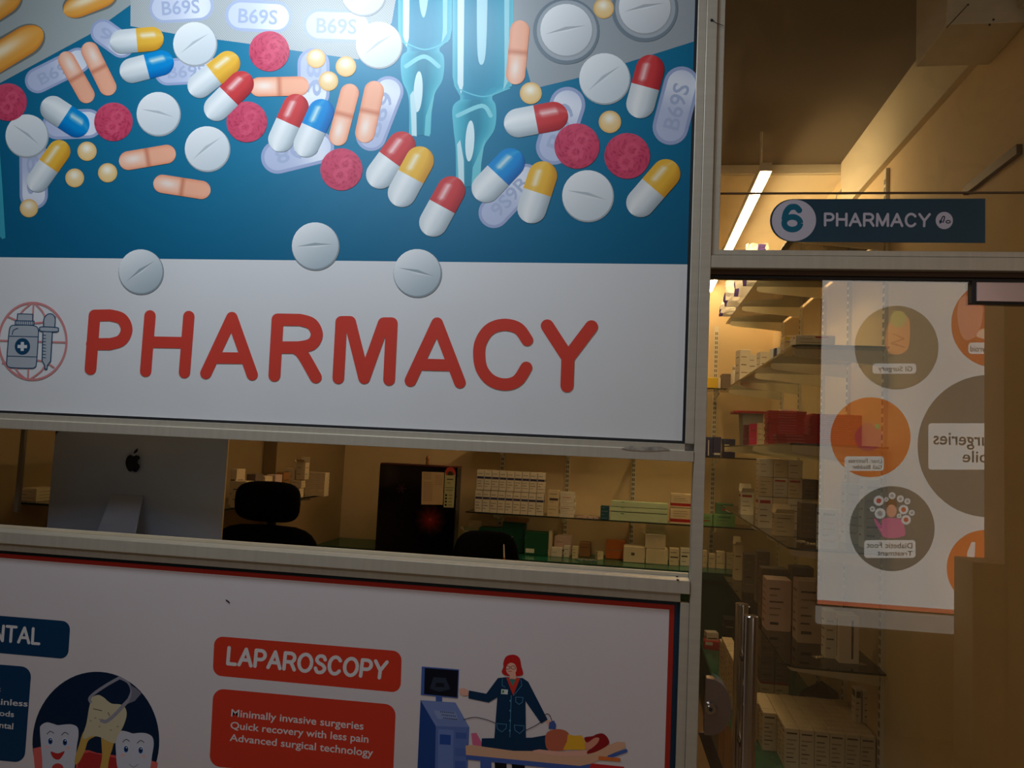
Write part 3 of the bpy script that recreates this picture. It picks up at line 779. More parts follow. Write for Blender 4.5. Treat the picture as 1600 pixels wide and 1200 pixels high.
def grin(cx, cy, op):
    def f():
        for sx_, sy_ in ((-53, 0), (52, 8)):
            A.disc(*T6(cx+sx_, cy+sy_), 4.4, (225, 232, 240), ry=6.4); A.disc(*T6(cx+sx_, cy+sy_+3), 3.6, (30, 90, 170), ry=5.2)
            A.disc(*T6(cx+sx_, cy+sy_+4), 2.0, (8, 22, 50), ry=3.0); A.disc(*T6(cx+sx_+3, cy+sy_-8), 1.0, (240, 240, 245))
            A.stroke([T6(*p) for p in crom([(cx+sx_-24, cy+sy_-48), (cx+sx_, cy+sy_-68), (cx+sx_+24, cy+sy_-54)], 4)], 1.2, (60, 62, 80))
            A.disc(*T6(cx+sx_*1.45, cy+sy_+46), 3.4, (236, 190, 188), ry=2.2)
        if op:
            A.poly([T6(*p) for p in crom([(cx-50, cy+78), (cx, cy+92), (cx+50, cy+76), (cx+20, cy+128), (cx-8, cy+136), (cx-36, cy+118)], 4, True)], (190, 50, 50))
            A.disc(*T6(cx, cy+200), 9, (200, 70, 66), ry=8)
        else:
            A.stroke([T6(*p) for p in crom([(cx-30, cy+110), (cx, cy+132), (cx+34, cy+112)], 5)], 1.1, (150, 150, 165))
    return f
tooth([(290, 930), (300, 890), (340, 870), (385, 880), (420, 890), (470, 885), (520, 885), (560, 905), (568, 960), (556, 1040), (545, 1150), (520, 1260), (420, 1300), (320, 1260), (305, 1120)], (205, 208, 222), 'printed_smiling_tooth', grin(418, 1002, True))
tooth([(835, 990), (842, 945), (880, 930), (930, 940), (960, 950), (1010, 945), (1060, 950), (1100, 975), (1110, 1030), (1098, 1110), (1085, 1200), (1050, 1300), (900, 1300), (850, 1200), (838, 1080)], (205, 208, 222), 'printed_smiling_tooth', grin(964, 1060, False))
def sick():
    A.stroke([T6(*p) for p in [(676, 772), (736, 786)]], 1.2, (70, 60, 55)); A.stroke([T6(*p) for p in [(782, 800), (792, 822)]], 1.2, (90, 80, 65))
    A.stroke([T6(*p) for p in crom([(715, 845), (745, 862), (780, 860)], 4)], 1.0, (150, 135, 110))
    for p in ((655, 858), (690, 838), (800, 925), (720, 900), (850, 900)): A.disc(*T6(*p), 1.8, (170, 155, 120), ry=1.2)
A.start()
A.poly([T6(*p) for p in crom([(612, 930), (700, 960), (640, 1000), (612, 1080), (570, 1160), (542, 1170), (545, 1120), (570, 1040)], 4, True)], (205, 165, 85))
A.poly([T6(*p) for p in crom([(740, 960), (830, 950), (815, 1050), (790, 1130), (770, 1240), (720, 1240), (738, 1120), (735, 1030)], 4, True)], (205, 165, 85))
A.poly([T6(*p) for p in crom([(655, 720), (665, 690), (710, 672), (750, 690), (775, 712), (810, 735), (870, 740), (905, 765), (915, 820), (890, 900), (850, 970), (830, 1020), (770, 1000), (720, 975), (660, 970), (610, 990), (600, 960), (625, 880), (640, 790)], 4, True)], (205, 196, 165))
sick(); A.done('printed_decayed_tooth')
A.start(); G1 = (150, 150, 165)
A.stroke([T6(*p) for p in crom([(655, 722), (650, 695), (690, 655), (780, 595), (865, 548)], 5)], 4.6, G1)
A.stroke([T6(*p) for p in crom([(735, 858), (770, 862), (830, 815), (900, 740), (985, 650)], 5)], 5.6, G1)
A.stroke([T6(*p) for p in crom([(870, 552), (925, 582), (950, 640), (930, 700)], 5)], 3.4, G1)
A.poly([T6(*p) for p in [(935, 595), (985, 625), (1022, 660), (975, 715), (925, 735), (950, 680), (952, 640)]], (120, 120, 138))
A.done('printed_forceps')
# laparoscopy picture
def T7(x, y): return (630+x/3.478, 960+y/3.478)
def PP(c, *pts): A.poly([T7(*p) for p in pts], c)
A.start()
PP((30, 68, 140), (95, 465), (180, 610), (175, 900), (75, 900))
PP((118, 140, 200), (95, 465), (285, 478), (360, 612), (180, 610))
PP((92, 118, 186), (178, 605), (360, 612), (348, 900), (172, 900))
PP((110, 135, 200), (192, 622), (275, 628), (270, 900), (188, 900)); PP((40, 80, 165), (200, 650), (260, 655), (258, 708), (198, 705))
PP((70, 98, 175), (286, 640), (345, 643), (344, 675), (285, 672)); PP((80, 108, 182), (284, 725), (342, 728), (341, 770), (283, 768)); PP((70, 98, 175), (282, 795), (340, 798), (339, 840), (281, 838))
PP((140, 158, 208), (165, 520), (285, 530), (300, 572), (188, 566))
for r_ in range(3):
    for c_ in range(8): A.disc(*T7(205+c_*10+r_*8, 528+r_*17+c_), 0.9, (30, 40, 70))
PP((66, 96, 172), (178, 440), (212, 442), (212, 472), (178, 470))
PP((70, 100, 175), (102, 282), (304, 298), (298, 455), (96, 436))
PP((10, 18, 34), (118, 290), (300, 304), (294, 450), (114, 432))
PP((44, 54, 74), (165, 340), (232, 345), (256, 405), (200, 420), (145, 402)); PP((16, 24, 40), (180, 370), (222, 372), (226, 395), (175, 392))
A.done('printed_ultrasound_cart')
A.start()
SK = (236, 178, 158); CO = (8, 50, 84); HR = (196, 34, 36)
A.poly([T7(*p) for p in crom([(545, 262), (560, 228), (600, 218), (632, 235), (642, 280), (652, 318), (640, 332), (600, 335), (555, 330), (536, 312), (545, 285)], 4, True)], HR)
PP(CO, (515, 345), (560, 340), (650, 345), (680, 365), (785, 570), (750, 592), (665, 470), (668, 720), (492, 720), (512, 450), (465, 478), (355, 455), (358, 412), (452, 430))
PP((205, 60, 50), (560, 342), (636, 345), (598, 440)); PP((60, 130, 120), (575, 350), (612, 352), (596, 388))
PP(SK, (580, 318), (612, 320), (614, 350), (578, 348)); A.disc(*T7(588, 296), 8.2, SK, ry=9.8)
A.poly([T7(*p) for p in crom([(548, 270), (556, 240), (600, 228), (628, 250), (618, 272), (590, 262), (560, 268)], 4, True)], HR)
for sx_ in (568, 598): A.stroke([T7(sx_+13*cos(t), 288+9*sin(t)) for t in [2*pi*i/12 for i in range(13)]], 0.8, (70, 60, 80))
A.stroke([T7(572, 308), T7(590, 309)], 0.9, (170, 70, 70))
PP(SK, (305, 405), (330, 398), (355, 412), (355, 440), (325, 442), (308, 428))
PP(SK, (775, 578), (800, 572), (806, 600), (790, 608))
LN = (90, 150, 190)
A.stroke([T7(588, 440), T7(580, 665)], 0.8, LN)
for k_ in range(4): A.disc(*T7(583-k_, 468+k_*54), 1.4, LN)
for (x_, y_) in ((508, 592), (604, 600)): A.stroke([T7(*p) for p in [(x_, y_), (x_+54, y_+4), (x_+52, y_+26), (x_+28, y_+46), (x_+4, y_+28), (x_, y_)]], 0.7, LN)
A.stroke([T7(*p) for p in [(612, 448), (652, 450), (648, 476), (630, 488), (612, 474), (612, 448)]], 0.7, LN)
A.stroke([T7(*p) for p in [(640, 352), (645, 385), (600, 440)]], 0.7, LN); A.stroke([T7(*p) for p in [(540, 348), (538, 385), (555, 395)]], 0.7, LN)
PP((215, 225, 225), (534, 405), (570, 408), (568, 434), (532, 431)); PP((60, 130, 60), (539, 411), (549, 412), (548, 426), (538, 425))
PP((12, 16, 26), (498, 800), (562, 806), (562, 900), (500, 900)); PP((12, 16, 26), (590, 808), (660, 812), (665, 900), (596, 900))
A.done('printed_doctor')
A.start()
PP((224, 176, 145), (340, 712), (365, 708), (1000, 762), (1160, 690), (1205, 692), (1208, 722), (1020, 810), (960, 822), (342, 762))
PP((70, 98, 175), (342, 762), (960, 822), (1020, 812), (1020, 835), (960, 850), (342, 786))
A.stroke([T7(1120, 772), T7(1210, 740)], 5.5, (70, 98, 175)); PP((70, 98, 175), (420, 790), (480, 796), (480, 900), (420, 900))
PP((222, 120, 60), (1062, 768), (1180, 780), (1180, 798), (1060, 790)); PP((205, 40, 46), (1020, 808), (1200, 826), (1205, 850), (1010, 850))
A.done('printed_bed')
A.start()
PP((222, 110, 150), (370, 645), (398, 642), (425, 690), (426, 715), (378, 708))
PP(CO, (428, 672), (700, 668), (775, 655), (790, 742), (600, 740), (426, 716))
A.poly([T7(*p) for p in crom([(778, 648), (800, 630), (845, 622), (885, 632), (905, 660), (900, 720), (870, 738), (790, 735), (772, 690)], 4, True)], (196, 104, 78))
PP((238, 180, 50), (895, 650), (930, 658), (970, 655), (995, 700), (990, 734), (868, 734), (890, 690))
PP(SK, (705, 738), (740, 732), (860, 745), (1000, 735), (1000, 765), (850, 768), (712, 748)); PP((222, 150, 125), (985, 700), (1030, 665), (1062, 650), (1068, 690), (1030, 730), (995, 735))
A.poly([T7(*p) for p in crom([(985, 668), (1030, 660), (1050, 650), (1085, 646), (1112, 670), (1116, 705), (1060, 740), (1010, 755), (1000, 745), (1050, 705), (1066, 672), (1040, 670), (1000, 695)], 4, True)], (150, 28, 34))
A.done('printed_patient')
A.start()
A.stroke([T7(*p) for p in crom([(330, 570), (390, 558), (450, 570), (500, 588)], 5)], 1.1, (50, 40, 70)); A.done('printed_cable'); A.start(); A.stroke([T7(*p) for p in crom([(668, 628), (740, 590), (770, 545), (795, 545), (812, 590)], 5)], 1.1, (50, 40, 70))
A.done('printed_cable'); A.start()
PP((66, 92, 160), (795, 585), (820, 575), (832, 600), (828, 622), (790, 620))
A.done('printed_scanner_probe')
A.start(); A.stroke([(354, 937.5), (356.5, 939), (359, 941.5)], 1.8, (30, 22, 24)); A.done('chipped_mark')
# ---- number sign stuck on the transom glass
ns = thing('door_number_sign', (0.56, 0.0, 2.19), 'dark blue strip sign with the number 6 and PHARMACY on the transom glass', 'sign')
A = Art(ns, 0.0, 0.0015, -1, VINYL)
mb = MB(); x0, z0 = XZ(1238, 377.5); x1, z1 = XZ(1540, 310)
zc = (z0+z1)/2; rr = (z1-z0)/2
mb.prism([(x1, z0), (x1, z1)]+[(x0+rr*cos(t), zc+rr*sin(t)) for t in [pi/2+pi*i/16 for i in range(17)]], 'y', 0.0017, 0.0030, mat('navy_sign_vinyl', (0.006, 0.045, 0.080), 0.45))
mb.build('navy_strip', ns)
A.flat = True; GREYW = (196, 192, 208)
A.start(); A.disc(x0+.003, zc, rr-.0015, GREYW, seg=48); A.done('white_number_disc')
A.flat = False
def T8(x, y): return (1190+x/4.444, 295+y/4.444)
A.start(); TQ = (20, 100, 128)
A.stroke([T8(*p) for p in crom([(262, 148), (238, 126), (200, 128), (172, 160), (160, 205)], 6)], 9.5, TQ); A.stroke([T8(214+56*cos(t), 238+44*sin(t)) for t in [2*pi*i/30 for i in range(31)]], 9.0, TQ)
A.done('number_six')
A.start(); A.letters('PHARMACY', [T8(440, 252), T8(1165, 258), T8(1168, 176), T8(440, 172)], 3.9, GREYW); A.done('white_lettering')
A.start(); A.disc(*T8(1270, 219), 13.5, GREYW)
A.stroke([T8(*p) for p in crom([(1240, 238), (1258, 195), (1272, 195), (1262, 232)], 5)], 1.8, (20, 30, 60)); A.disc(*T8(1245, 226), 2.4, (20, 50, 90), ry=2.6)
A.stroke([T8(1297+15*cos(t), 228+9*sin(t)) for t in [2*pi*i/16 for i in range(17)]], 1.6, (20, 30, 60)); A.done('pill_emblem')

# ================================================================= OPPOSITE LIGHTBOX POSTER (seen mirrored in the door glass)
LIT = print_mat('backlit_print', 0.5, es=1.3)
YP = CF+0.04
lp = thing('department_poster', (2.0, CF, 1.6), 'backlit white poster with grey and orange department circles mirrored in the glass door', 'poster')
px0 = onY(1283, 700, -YP).x; zb = onY(1400, 951, -YP).z
fr = MB().box(px0-.01, 3.2, CF+.0005, YP-.001, zb-.02, 2.80, ALU_DK)
fr.build('light_box', lp)
MB().box(px0, 3.2, CF+.0005, YP+.02, zb-.125, zb-.03, mat('glowing_ledge', (0.7, 0.66, 0.6), 0.5, emit=(0.8, 0.75, 0.65), es=0.45)).build('white_ledge', lp)  # ledge given a glow of its own though it is no lamp
A = Art(lp, -YP, YP, 1, LIT); A.flat = True
def R(pts, c): A.poly(pts, c)
A.start(); A.poly([(px0, zb+.012), (3.19, zb+.012), (3.19, 2.78), (px0, 2.78)], (226, 222, 214)); A.done('white_ground')
A.start(); A.poly([(px0, zb-.012), (3.19, zb-.012), (3.19, zb+.012), (px0, zb+.012)], (205, 110, 80)); A.done('orange_border')
A.flat = False
GRY = (118, 116, 106); ORG = (222, 120, 56)
def circ(cx, cy, r, c, nm): A.start(); A.disc(cx, cy, r, c, seg=56); A.done(nm)
circ(1404, 542, 66, (138, 132, 112), 'grey_circle'); circ(1558, 505, 68, (205, 112, 66), 'orange_circle'); circ(1363, 683, 63, ORG, 'orange_circle')
circ(1549, 697, 112, GRY, 'grey_circle'); circ(1397, 827, 67, (112, 112, 104), 'grey_circle'); circ(1543, 889, 60, ORG, 'orange_circle'); circ(1700, 800, 62, GRY, 'grey_circle')
def lab(x0_, y0_, x1_, y1_, lines, nm='white_caption'):
    A.start(); A.poly([(a_, b_) for a_, b_ in rrect(x0_, y0_, x1_, y1_, min(5, (y1_-y0_)/3))], (232, 228, 220))
    for t_, xa, xb, yb, yt, sl_ in lines: A.text(t_, [(xa, yb+sl_), (xb, yb), (xb, yt), (xa, yt+sl_)], (84, 78, 70), 0.01)
    A.done(nm)
lab(1366, 567, 1435, 583, [('GI Surgery', 1429, 1375, 578.5, 570.5, .6)])
lab(1517, 534, 1600, 552, [('Breast, Thyroid', 1590, 1520, 548, 538.5, .6)])
lab(1322, 713, 1384, 736, [('Liver, Pancreas', 1381, 1328, 723, 716, .8), ('Gall Bladder', 1381, 1334, 732.5, 726, .8)])
lab(1454, 661, 1680, 734, [('of Surgeries', 1592, 1462, 694, 673, 4.0), ('Availabile', 1618, 1508, 722, 703, 2.5)])
lab(1353, 845, 1434, 873, [('Diabetic Foot', 1429, 1357, 857, 848, 1), ('Treatment', 1429, 1374, 869, 861, .8)])
lab(1505, 922, 1580, 937, [('Urology exams', 1570, 1508, 933, 926, .6)])
A.start()
A.poly(crom([(1395, 498), (1402, 488), (1420, 492), (1425, 505), (1424, 535), (1418, 548), (1405, 553), (1392, 550), (1386, 535), (1388, 515)], 4, True), (238, 170, 118))
A.disc(1407, 497, 13, (196, 190, 120)); A.stroke([(1398, 520), (1416, 528), (1395, 535), (1416, 541)], 2.2, (206, 128, 90)); A.done('printed_patient')
A.start()
A.poly(crom([(1500, 480), (1508, 462), (1530, 462), (1540, 485), (1532, 520), (1512, 530), (1502, 510)], 4, True), (225, 150, 120)); A.poly(crom([(1530, 525), (1540, 512), (1560, 520), (1562, 530)], 3, True), (238, 200, 170)); A.done('printed_patient')
A.start()
A.poly(crom([(1345, 668), (1360, 660), (1380, 675), (1378, 695), (1362, 705), (1345, 700), (1338, 682)], 4, True), (200, 92, 84)); A.disc(1374, 666, 4, (120, 170, 90)); A.done('printed_liver')
A.start()
A.disc(1396, 788, 9, (120, 84, 60)); A.disc(1396, 799, 8, (226, 160, 130), ry=10); PK = (214, 110, 150)
A.poly(crom([(1382, 812), (1396, 810), (1412, 814), (1418, 835), (1410, 840), (1398, 842), (1384, 840), (1376, 828), (1368, 812), (1372, 812), (1380, 822)], 4, True), PK); A.done('printed_patient')
for cx, cy, r in ((1376, 783, 8), (1388, 781, 3.5), (1397, 775, 5.5), (1410, 780, 5.5), (1421, 784, 4.8), (1415, 797, 7.5), (1428, 802, 4.6), (1419, 813, 7.5), (1408, 807, 3.8), (1366, 796, 4.2), (1378, 803, 8.5)):
    A.start(); A.disc(cx, cy, r, (226, 222, 216)); A.disc(cx, cy, r*0.5, (205, 90, 70) if r in (8, 7.5) else (170, 168, 160)); A.done('printed_bubble')
A.start(); A.poly([(1515, 865), (1522, 848), (1528, 848), (1526, 895), (1516, 890)], (232, 222, 210)); A.done('printed_figure')
# brown pillar beside the poster
px1 = onY(1574, 700, 2.6).x; px2 = onY(1524, 940, 2.6).x
pm = MB().box(px1, 3.4, -2.85, -2.6, 0.0, 3.15, CORR); pm.box(px2, px1+.02, -2.85, -2.6, 0.0, onY(1530, 880, 2.6).z, CORR)
struct(pm, 'trim_6', bevel=0.004)

# ================================================================= SLOTTED STANDARDS AND GLASS SHELVES
def standard(x, y, z0, z1, face, lab_, grp):
    """slotted channel; face '-x' (on the right wall) or '-y' (on the back wall)"""
    t = thing('slotted_shelf_standard', (x, y, z0), lab_, 'shelf rail', grp)
    m = MB(); s_ = MB(); w = 0.030; d = 0.014
    if face == '-y':
        m.box(x-w/2, x+w/2, y-d, y, z0, z1, RACK)
        z = z0+.02
        while z < z1-.03:
            s_.box(x-.0095, x-.0025, y-d-.0006, y-d, z, z+.022, SLOT).box(x+.0025, x+.0095, y-d-.0006, y-d, z, z+.022, SLOT); z += .035
    else:
        m.box(x-d, x, y-w/2, y+w/2, z0, z1, RACK)
        z = z0+.02
        while z < z1-.03:
            s_.box(x-d-.0006, x-d, y-.0095, y-.0025, z, z+.022, SLOT).box(x-d-.0006, x-d, y+.0025, y+.0095, z, z+.022, SLOT); z += .035
    m.build('channel', t); s_.build('slots', t)
YS = [1.34, 1.88, 2.38, 2.98, 3.56]
for i, y in enumerate(YS):
    standard(1.0, y, 0.37 if y < 3.5 else 0.81, 2.80, '-x', 'white slotted shelf rail on the right wall, %s from the glass door' % ('first', 'second', 'third', 'fourth', 'fifth')[i], 'shelf rails on the right wall')
XS = [onY(785, 735, 4.0).x, onY(887, 735, 4.0).x, onY(990, 740, 4.0).x, onY(1116, 650, 4.0).x]
for i, x in enumerate(XS):
    standard(x, 4.0, 0.82, 2.55, '-y', 'white slotted shelf rail on the back wall, %s' % ('next to the dark fridge', 'second from the dark fridge', 'third from the dark fridge', 'nearest the right corner')[i], 'shelf rails on the back wall')
RIMW = mat('white_bracket_paint', (0.78, 0.70, 0.52), 0.4, var=0.04)
def bracket_x(y, z, sh):       # from wall x=1 towards -x
    MB().prism([(0.985, z), (0.985, z-.062), (0.93, z-.055), (0.655, z-.030), (0.640, z-.022), (0.640, z-.004), (0.65, z)], 'y', y-.006, y+.006, RIMW).build('bracket', sh, bevel=0.001)
def bracket_y(x, z, sh):
    MB().prism([(3.985, z), (3.985, z-.062), (3.93, z-.055), (3.74, z-.03), (3.725, z-.022), (3.725, z-.004), (3.735, z)], 'x', x-.006, x+.006, RIMW).build('bracket', sh, bevel=0.001)
ZR = [2.520, 2.044, 1.648, 1.236, 0.784]
nm_r = ['topmost glass shelf on the right wall, holding white and purple packets', 'glass shelf on the right wall second from the top, holding small cartons', 'glass shelf on the right wall holding stacks of flat dark red boxes', 'glass shelf on the right wall holding white cartons with red bands', 'lowest glass shelf on the right wall above the green plinth']
def pane(outline, z, t=0.008):
    m = MB(); n = len(outline)
    vs = [(x, y, z) for x, y in outline]+[(x, y, z+t) for x, y in outline]
    m.add(vs, [tuple(range(n))[::-1], tuple(range(n, 2*n))], GLASS_SH)
    return m
def rim(outline, z, t=0.008):
    m = MB(); n = len(outline); vs = [(x, y, z) for x, y in outline]+[(x, y, z+t) for x, y in outline]
    m.add(vs, [(i, (i+1) % n, n+(i+1) % n, n+i) for i in range(n)], GEDGE); return m
for z, lb_ in zip(ZR, nm_r):
    sh = thing('glass_shelf', (0.8, 2.4, z), lb_, 'shelf', 'glass shelves on the right wall')
    ye = 3.68 if z > 0.9 else 3.46
    ol = [(0.984, 1.25), (0.984, ye), (0.622, ye)]+[(0.672+.05*cos(a_), 1.30+.05*sin(a_)) for a_ in [pi+pi/2*i/6 for i in range(7)]]
    pane(ol, z).build('glass_pane', sh); rim(ol, z).build('green_edge', sh)
    for y in YS[:5 if z > 0.9 else 4]: bracket_x(y, z-.0005, sh)
ZB = [2.063, 1.576, 1.090]
nm_b = ['upper glass shelf on the back wall carrying the yellow box', 'middle glass shelf on the back wall carrying blue packets', 'lower glass shelf on the back wall carrying rows of white boxes']
for z, lb_ in zip(ZB, nm_b):
    sh = thing('glass_shelf', (-0.1, 3.85, z), lb_, 'shelf', 'glass shelves on the back wall')
    x1_ = 0.975 if z < 1.2 else 0.97
    ol = [(-1.20, 3.984), (-1.20, 3.70), (x1_, 3.70), (x1_, 3.984)]
    pane(ol, z-.008).build('glass_pane', sh); rim(ol, z-.008).build('green_edge', sh)
    for x in XS: bracket_y(x, z-.0085, sh)

# ================================================================= COUNTERS
bc = thing('back_counter', (-0.6, 3.75, 0.0), 'green topped counter along the back wall under the glass shelves', 'counter')
MB().box(-2.265, 0.995, 3.50, 3.995, 0.765, 0.800, GREEN).build('green_top', bc, bevel=0.002)
MB().box(-2.265, 0.995, 3.495, 3.499, 0.748, 0.800, GREEN_DK).build('green_lip', bc)
MB().box(-2.265, 0.995, 3.52, 3.995, 0.0, 0.764, GREEN_DK).build('cabinet_body', bc)
WOOD = mat('orange_wood_panel', (0.36, 0.17, 0.045), 0.5, var=0.25, scale=5, stretch=(6, 6, 0.6))
pl_ = thing('green_plinth', (0.74, 2.3, 0.0), 'low green topped storage base along the right wall', 'counter')
MB().box(0.487, 0.995, 0.95, 3.49, 0.325, 0.350, GREEN).build('green_top', pl_, bevel=0.002)
MB().box(0.492, 0.995, 2.35, 3.49, 0.0, 0.324, GREEN_DK).build('green_base', pl_)
wp = MB().box(0.492, 0.995, 0.97, 2.345, 0.0, 0.324, WOOD)
for k_ in range(4): wp.box(0.4905, 0.4925, 1.2+k_*.3, 1.206+k_*.3, 0.0, 0.32, SLOT)
wp.build('wood_base', pl_)

# ================================================================= CARTONS
def cm_(n, c, **k): return mat(n, lin(c), 0.55, var=0.05, scale=12, **k)
CW = cm_('white_card', (232, 222, 205)); CC = cm_('cream_card', (226, 206, 170)); CP = cm_('pinkish_card', (222, 190, 178)); CB = cm_('brown_card', (160, 112, 66))
CG = cm_('green_card', (12, 82, 52)); CM = cm_('mint_card', (196, 214, 178)); CLG = cm_('light_green_card', (128, 180, 110)); CR = cm_('dark_red_card', (178, 22, 44)); CMg = cm_('magenta_card', (200, 30, 90))
CY = cm_('yellow_card', (228, 190, 40)); CBl = cm_('navy_card', (24, 34, 92)); CT = cm_('teal_card', (20, 80, 96)); CD = cm_('grey_brown_card', (120, 104, 92)); CO_ = cm_('orange_card', (196, 104, 36)); CGr = cm_('grey_plastic', (150, 152, 150)); CPB = cm_('pale_blue_card', (196, 208, 222))
I_B = cm_('ink_navy', (50, 48, 90)); I_R = cm_('ink_red', (176, 28, 30)); I_K = cm_('ink_dark', (70, 58, 48)); I_W = cm_('ink_white', (232, 224, 214)); I_L = cm_('ink_faint', (150, 130, 104)); I_G = cm_('ink_green', (60, 130, 80)); I_P = cm_('ink_pink', (214, 120, 140))
_cm = {}
def carton_mesh(w, d, h, base, band, lines, open_, seed):
    key = (round(w, 4), round(d, 4), round(h, 4), base.name, band and (band[0].name,)+tuple(band[1:]), lines, open_, seed)
    if key in _cm: return _cm[key]
    r = random.Random(seed); m = MB(); e = 0.0004; b = min(w, d, h)*0.03
    x, y = w/2, d/2
    # softened body
    ring = lambda i, z: [(-x+i, -y+i, z), (x-i, -y+i, z), (x-i, y-i, z), (-x+i, y-i, z)]
    rows = [ring(b, 0), ring(0, b), ring(0, h-b), ring(b, h)]
    vs = sum(rows, []); fs = [(3, 2, 1, 0), (12, 13, 14, 15)]
    for k in range(3):
        for i in range(4): fs.append((k*4+i, k*4+(i+1) % 4, k*4+4+(i+1) % 4, k*4+4+i))
    m.add(vs, fs, base)
    def q(face, u0, u1, v0, v1, mt):
        if face == 'f': P = [(-x+w*u0, -y-e, h*v0), (-x+w*u1, -y-e, h*v0), (-x+w*u1, -y-e, h*v1), (-x+w*u0, -y-e, h*v1)]
        elif face == 'l': P = [(-x-e, y-d*u0, h*v0), (-x-e, y-d*u1, h*v0), (-x-e, y-d*u1, h*v1), (-x-e, y-d*u0, h*v1)]
        elif face == 'r': P = [(x+e, -y+d*u0, h*v0), (x+e, -y+d*u1, h*v0), (x+e, -y+d*u1, h*v1), (x+e, -y+d*u0, h*v1)]
        else: P = [(-x+w*u0, -y+d*v0, h+e), (-x+w*u1, -y+d*v0, h+e), (-x+w*u1, -y+d*v1, h+e), (-x+w*u0, -y+d*v1, h+e)]
        m.add(P, [(0, 1, 2, 3)], mt)
    if band:
        for f in 'flr': q(f, band[3] if len(band) > 3 else 0.06, band[4] if len(band) > 4 else 0.94, band[1], band[2], band[0])
    ink = I_L if base not in (CR, CG, CBl, CT) else I_P if base == CR else I_W
    if lines:
        for f in 'flr':
            for k in range(lines):
                v = 0.12+0.76*(k+0.5)/lines; 
                if band and band[1]-0.05 < v < band[2]+0.05: continue
                q(f, 0.12, 0.12+r.uniform(0.3, 0.74), v-0.012-0.01/lines, v+0.012+0.01/lines, I_K if r.random() < .3 and ink is I_L else ink)
    q('t', 0.02, 0.98, 0.49, 0.51, I_K)
    if open_:
        m.add([(-x, -y, h), (x, -y, h), (x*.9, -y-.35*d, h+.3*d), (-x*.9, -y-.35*d, h+.3*d)], [(0, 1, 2, 3)], base)
        m.add([(-x, y, h), (x, y, h), (x*.9, y+.2*d, h+.55*d), (-x*.9, y+.2*d, h+.55*d)], [(0, 1, 2, 3)], base)
        m.add([(-x, -y, h), (-x, y, h), (-x-.3*w, y*.8, h+.2*d), (-x-.3*w, -y*.8, h+.2*d)], [(0, 1, 2, 3)], base)
        q('t', 0.04, 0.96, 0.06, 0.94, I_K)
    me = bpy.data.meshes.new('carton')
    me.from_pydata(m.v, [], m.f)
    for t in m.m: me.materials.append(t)
    for p, k in zip(me.polygons, m.mi): p.material_index = k
    _cm[key] = me; return me
def carton(x, y, z, w, d, h, label, base=None, band=None, lines=4, open_=False, seed=1, group=None, rz=0.0, name='carton', cat='box'):
    o = bpy.data.objects.new(name, carton_mesh(w, d, h, base or CW, band, lines, open_, seed)); col.objects.link(o)
    o.location = (x, y, z+.0004); o.rotation_euler = (0, 0, rz); o['label'] = label; o['category'] = cat
    if group: o['group'] = group
    return o
def B(a, b, top, zb_, yf, depth, label, bot=None, **k):
    """carton whose front face spans photo columns a..b, its top at row `top`, standing at height zb_, front at depth yf"""
    m_ = (a+b)/2; mid = top+8
    x0_ = onY(a, mid, yf).x; x1_ = onY(b, mid, yf).x; h = onY(m_, top, yf).z-zb_
    if bot is not None: zb_ = onY(m_, bot, yf).z; h = onY(m_, top, yf).z-zb_
    return carton((x0_+x1_)/2, yf+depth/2, zb_, (x1_-x0_)*0.985, depth, max(h, .006), label, **k)

# ---- back wall, lower glass shelf: two rows of tall white boxes with a dark blue band
zs = ZB[2]; YF = 3.715
BN = (I_B, 0.60, 0.70, 0.04, 0.96)
def rowf(px): return [onY(p, 780, YF).x for p in px]
xa = onY(741.5, 790, YF).x; xb = onY(849.5, 790, YF).x; wd = (xb-xa)/9
h1 = onY(800, 768, YF).z-zs
for k in range(9):
    carton(xa+wd*(k+.5), YF+.03, zs, wd*.94, .06, h1-.004, 'tall white box with a dark blue band, in the bottom row beside the fridge', band=BN, lines=6, seed=k % 3, group='white banded boxes in the bottom row on the back shelf')
xa2 = onY(745, 745, YF).x; xb2 = onY(852, 745, YF).x; wd2 = (xb2-xa2)/9; h2 = onY(800, 736, YF).z-zs-h1
for k in range(9):
    carton(xa2+wd2*(k+.5), YF+.03, zs+h1, wd2*.94, .06, h2-.003, 'tall white box with a dark blue band, in the upper row beside the fridge', band=(I_B, 0.56, 0.67, 0.04, 0.96), lines=6, seed=k % 3, group='white banded boxes in the upper row on the back shelf')
# low stack right of them
o_ = B(855, 873, 791, zs, YF, .07, 'cream carton at the bottom left of the low stack beside the banded boxes', base=CC, lines=2)
B(857, 874, 766, zs, YF, .07, 'cream carton standing on top of the small stack beside the banded boxes', base=CC, lines=3, bot=791, band=(I_K, .35, .5, .1, .9))
zt = zs
for k in range(7):
    hh = (onY(886, 769, YF).z-zs)/7
    carton(onY(886, 790, YF).x+(.004 if k % 2 else -.004), YF+.05, zs+hh*k, .105, .09, hh*.93, 'thin white carton with printed lines, %s in the stack of seven' % ['lowest', 'second from bottom', 'third from bottom', 'middle one', 'fifth from bottom', 'second from top', 'topmost'][k], base=CW, lines=1, band=(I_R, .4, .55, .1, .7) if k in (2, 5) else None, seed=k)
for k in range(5):
    xx = onY(907+k*8, 798, YF+.02).x
    carton(xx, YF+.06, zs, .034, .06, .010+.004*(k % 2), 'small pale strip pack lying flat in the middle of the back shelf', base=CP, lines=1, seed=k, group='flat strip packs on the back shelf', rz=.2*(k-2))
for k in range(4):
    hh = .024; carton(onY(945, 795, YF).x, YF+.05, zs+hh*k, .06, .09, hh*.94, 'teal flat box, %s in the stack left of the mint boxes' % ['lowest', 'second from bottom', 'second from top', 'topmost'][k], base=CT, lines=1, seed=k)
